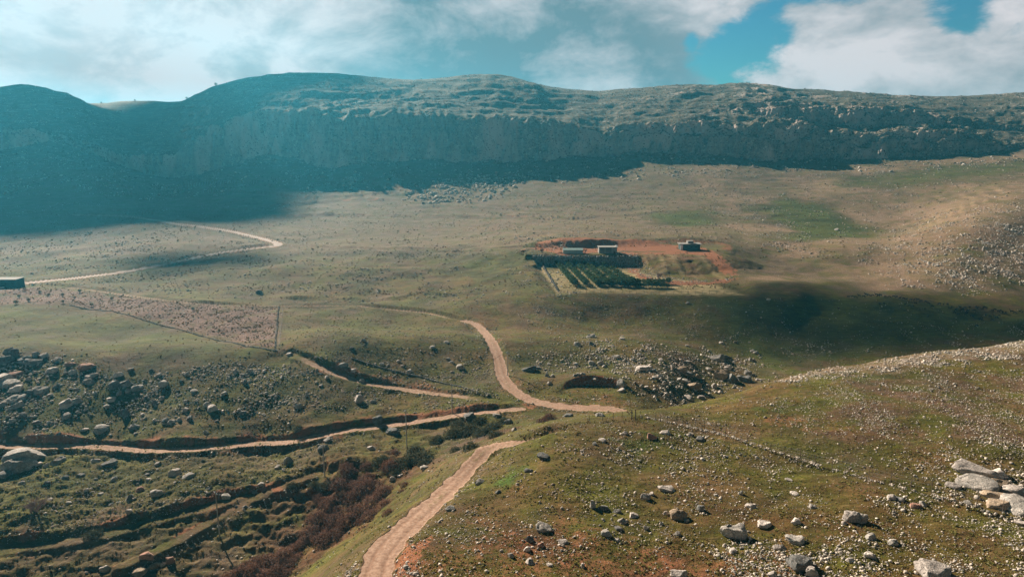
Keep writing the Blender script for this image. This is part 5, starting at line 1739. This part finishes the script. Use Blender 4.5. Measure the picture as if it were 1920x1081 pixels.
def goat_mesh(seed, grazing):
    r = random.Random(seed)
    me = bpy.data.meshes.new('goat_skeleton')
    J = [((0, 0, .72), (.17, .20)), ((.30, 0, .74), (.17, .19)), ((-.32, 0, .74), (.15, .17)), ((-.52, 0, .78), (.04, .04)), ((-.58, 0, .62), (.02, .02))]
    if grazing:
        J += [((.50, 0, .66), (.09, .10)), ((.68, 0, .38), (.07, .08)), ((.74, 0, .22), (.08, .08)), ((.84, 0, .08), (.04, .05))]
    else:
        J += [((.50, 0, .88), (.09, .10)), ((.60, 0, 1.08), (.07, .08)), ((.66, 0, 1.18), (.08, .08)), ((.84, 0, 1.10), (.04, .05))]
    E_ = [(0, 1), (0, 2), (2, 3), (3, 4), (1, 5), (5, 6), (6, 7), (7, 8)]
    for sx in (1, -1):
        for sy in (1, -1):
            b = len(J); x0 = .32 * sx + (0.02 if sx > 0 else 0)
            k = r.uniform(-.07, .07)
            if sx > 0:
                L = [((x0, .11 * sy, .60), .075), ((x0 + k * .4, .12 * sy, .34), .04), ((x0 + k, .12 * sy, .03), .033)]
            else:
                L = [((x0 + .02, .11 * sy, .60), .09), ((x0 + .07, .12 * sy, .44), .05), ((x0 - .07 + k, .12 * sy, .26), .035), ((x0 - .04 + k, .12 * sy, .03), .033)]
            J += [(c_, (q, q)) for c_, q in L]
            E_.append((1 if sx > 0 else 2, b)); E_ += [(b + i, b + i + 1) for i in range(len(L) - 1)]
    # ears and horns
    hd = J[7][0]; b = len(J)
    for sy in (1, -1):
        b = len(J)
        J.append(((hd[0] - .06, .13 * sy, hd[2] + .02), (.025, .025))); E_.append((7, b))
    me.from_pydata([j[0] for j in J], E_, [])
    o = bpy.data.objects.new('goat_tmp', me); COL.objects.link(o)
    md = o.modifiers.new('skin', 'SKIN')
    for i, j in enumerate(J):
        me.skin_vertices[0].data[i].radius = j[1]
    me.skin_vertices[0].data[0].use_root = True
    sd = o.modifiers.new('sub', 'SUBSURF'); sd.levels = 1
    dg = bpy.context.evaluated_depsgraph_get()
    m2 = bpy.data.meshes.new_from_object(o.evaluated_get(dg)); m2.name = 'goat'
    bpy.data.objects.remove(o)
    m2.materials.clear(); m2.materials.append(M_goat)
    m2.polygons.foreach_set('use_smooth', [True] * len(m2.polygons))
    return m2


goats = [goat_mesh(i, i % 3 != 0) for i in range(5)]
GP = [(1590, 557), (1598, 556), (1604, 557), (1611, 555), (1619, 556), (1624, 553), (1629, 554), (1636, 554), (1643, 553), (1647, 555), (1651, 554), (1660, 556), (1667, 557), (1675, 556), (1681, 557), (1687, 559), (1694, 560), (1700, 561), (1707, 562), (1714, 562), (1721, 563), (1727, 565), (1735, 566),
      (1650, 570), (1657, 569), (1697, 571), (1705, 573), (1711, 574), (1717, 569), (1734, 579), (1741, 569), (1748, 575), (1761, 570), (1769, 571), (1776, 571), (1780, 578), (1784, 576), (1789, 587), (1792, 580), (1797, 589), (1800, 576), (1804, 581), (1809, 578), (1812, 587), (1815, 582), (1818, 576), (1826, 582),
      (1830, 576), (1832, 579), (1836, 578), (1842, 580), (1845, 577), (1848, 591), (1850, 578), (1856, 593), (1860, 582), (1865, 581), (1868, 595), (1872, 584), (1876, 584), (1880, 586), (1885, 587), (1873, 592), (1864, 593), (1840, 596), (1822, 593), (1838, 600), (1861, 600), (1897, 585), (1903, 586), (1912, 584), (1917, 585), (1831, 611), (1572, 579), (1740, 593)]
for i, (u, v) in enumerate(GP):
    p = hit(u, v + 1.5, 200)
    if p is None:
        continue
    o = bpy.data.objects.new('goat', goats[i % 5]); COL.objects.link(o)
    s = random.uniform(1.05, 1.4); o.scale = (s * 1.1, s, s); o.rotation_euler = (0, 0, random.choice([0, math.pi]) + random.uniform(-.9, .9)); o.location = W(p) - Vector((0, 0, .03))
    part_ = 'left string of the herd' if u < 1738 else ('middle of the herd' if u < 1800 else ('right part of the herd' if u < 1890 else 'far right end of the herd'))
    if (u, v) == (1831, 611): part_ = 'alone below the right part of the herd'
    if (u, v) == (1572, 579): part_ = 'alone below the left end of the herd'
    tag(o, f"black goat {'standing' if (i % 5) % 3 == 0 else 'grazing'} in the {part_}".replace('in the alone', 'alone'), 'goat', 'black goats of the herd')

gl_ = [o for o in COL.objects if o.name.startswith('goat')]
for part_ in set(o['label'] for o in gl_):
    q = sorted([o for o in gl_ if o['label'] == part_], key=lambda o: o.location.x / o.location.y)
    if len(q) > 1:
        for i, o in enumerate(q):
            o['label'] = part_.replace('black goat ', 'black goat ' + (ORD[i] if i < 20 else 'rightmost') + ' from left ' if i else 'leftmost black goat ')

# ------------------------------------------------------------------ unseen clouds, added out of view to cast shade on parts of the ground
cm_, N = mat('shade_cloud_white')
b_ = finish(N, (.85, .86, .88), 1.0)
def cloud(target, size, label, seed, alt=1500):  # unseen mass set toward the sun so its shadow lands on target
    tx, ty, tz = target
    hdir = Vector((SUN_DIR.x, SUN_DIR.y, SUN_DIR.z)) * (alt / SUN_DIR.z)
    c_ = Vector((tx, ty, tz + CAMZ)) + hdir
    r = np.random.default_rng(seed)
    bm = bmesh.new(); bmesh.ops.create_icosphere(bm, subdivisions=5, radius=1)
    V_ = np.array([v.co[:] for v in bm.verts])
    k = 1 + .38 * n3(V_ + seed, 1.3) + .24 * n3(V_ + seed, 3.0) + .12 * n3(V_ + seed, 7)
    V_ = V_ * k[:, None]
    V_[:, 2] = np.where(V_[:, 2] < 0, V_[:, 2] * .25, V_[:, 2])
    for v, q in zip(bm.verts, V_):
        v.co = Vector((q[0] * size[0], q[1] * size[1], q[2] * size[2]))
    me = bpy.data.meshes.new('cloud'); bm.to_mesh(me); bm.free()
    me.polygons.foreach_set('use_smooth', [True] * len(me.polygons)); me.materials.append(cm_)
    o = bpy.data.objects.new('cloud', me); COL.objects.link(o); o.location = c_; o['kind'] = 'structure'
    o['label'] = label
for tg, sz, lab, sd_ in (((180, 286, -76), (135, 22, 8), 'small unseen white cloud placed to shade the green hollow', 9), ((-395, 610, -70), (210, 105, 16), 'unseen white cloud placed to shade the plain', 2), ((-190, 408, -72), (44, 34, 8), 'little white cloud', 3), ((-690, 860, -20), (270, 190, 25), 'broad unseen white cloud placed to shade the left mountain', 4), ((-560, 1330, 70), (230, 240, 25), 'unseen white cloud added to shade the saddle', 5), ((-400, 1140, 80), (190, 120, 25), 'long unseen white cloud added to shade the ridge', 6), ((-330, 830, -30), (95, 60, 14), 'little unseen white cloud added to shade the mountain foot', 8)):
    cloud(tg, sz, lab, sd_)


# ------------------------------------------------------------------ haze
hm, N = mat('valley_haze')
pv = N.n('ShaderNodeVolumePrincipled')
pv.inputs['Color'].default_value = (0.10, 0.68, 1.0, 1)
pv.inputs['Density'].default_value = 0.00014
pv.inputs['Anisotropy'].default_value = 0.52
ho = N.n('ShaderNodeOutputMaterial')
N.t.links.new(pv.outputs[0], ho.inputs['Volume'])
bm = bmesh.new()
bmesh.ops.create_cube(bm, size=1.0)
zt = float(ZG[YG < 3300].max()) + CAMZ + 25; zb = float(ZG.min()) + CAMZ - 1.0
for vtx in bm.verts:
    vtx.co = Vector((vtx.co.x * 2 * 4600, -60 if vtx.co.y < 0 else 3400, zb if vtx.co.z < 0 else zt))
me = bpy.data.meshes.new('haze'); bm.to_mesh(me); bm.free()
me.materials.append(hm)
hz = bpy.data.objects.new('haze', me); hz['kind'] = 'stuff'; COL.objects.link(hz)
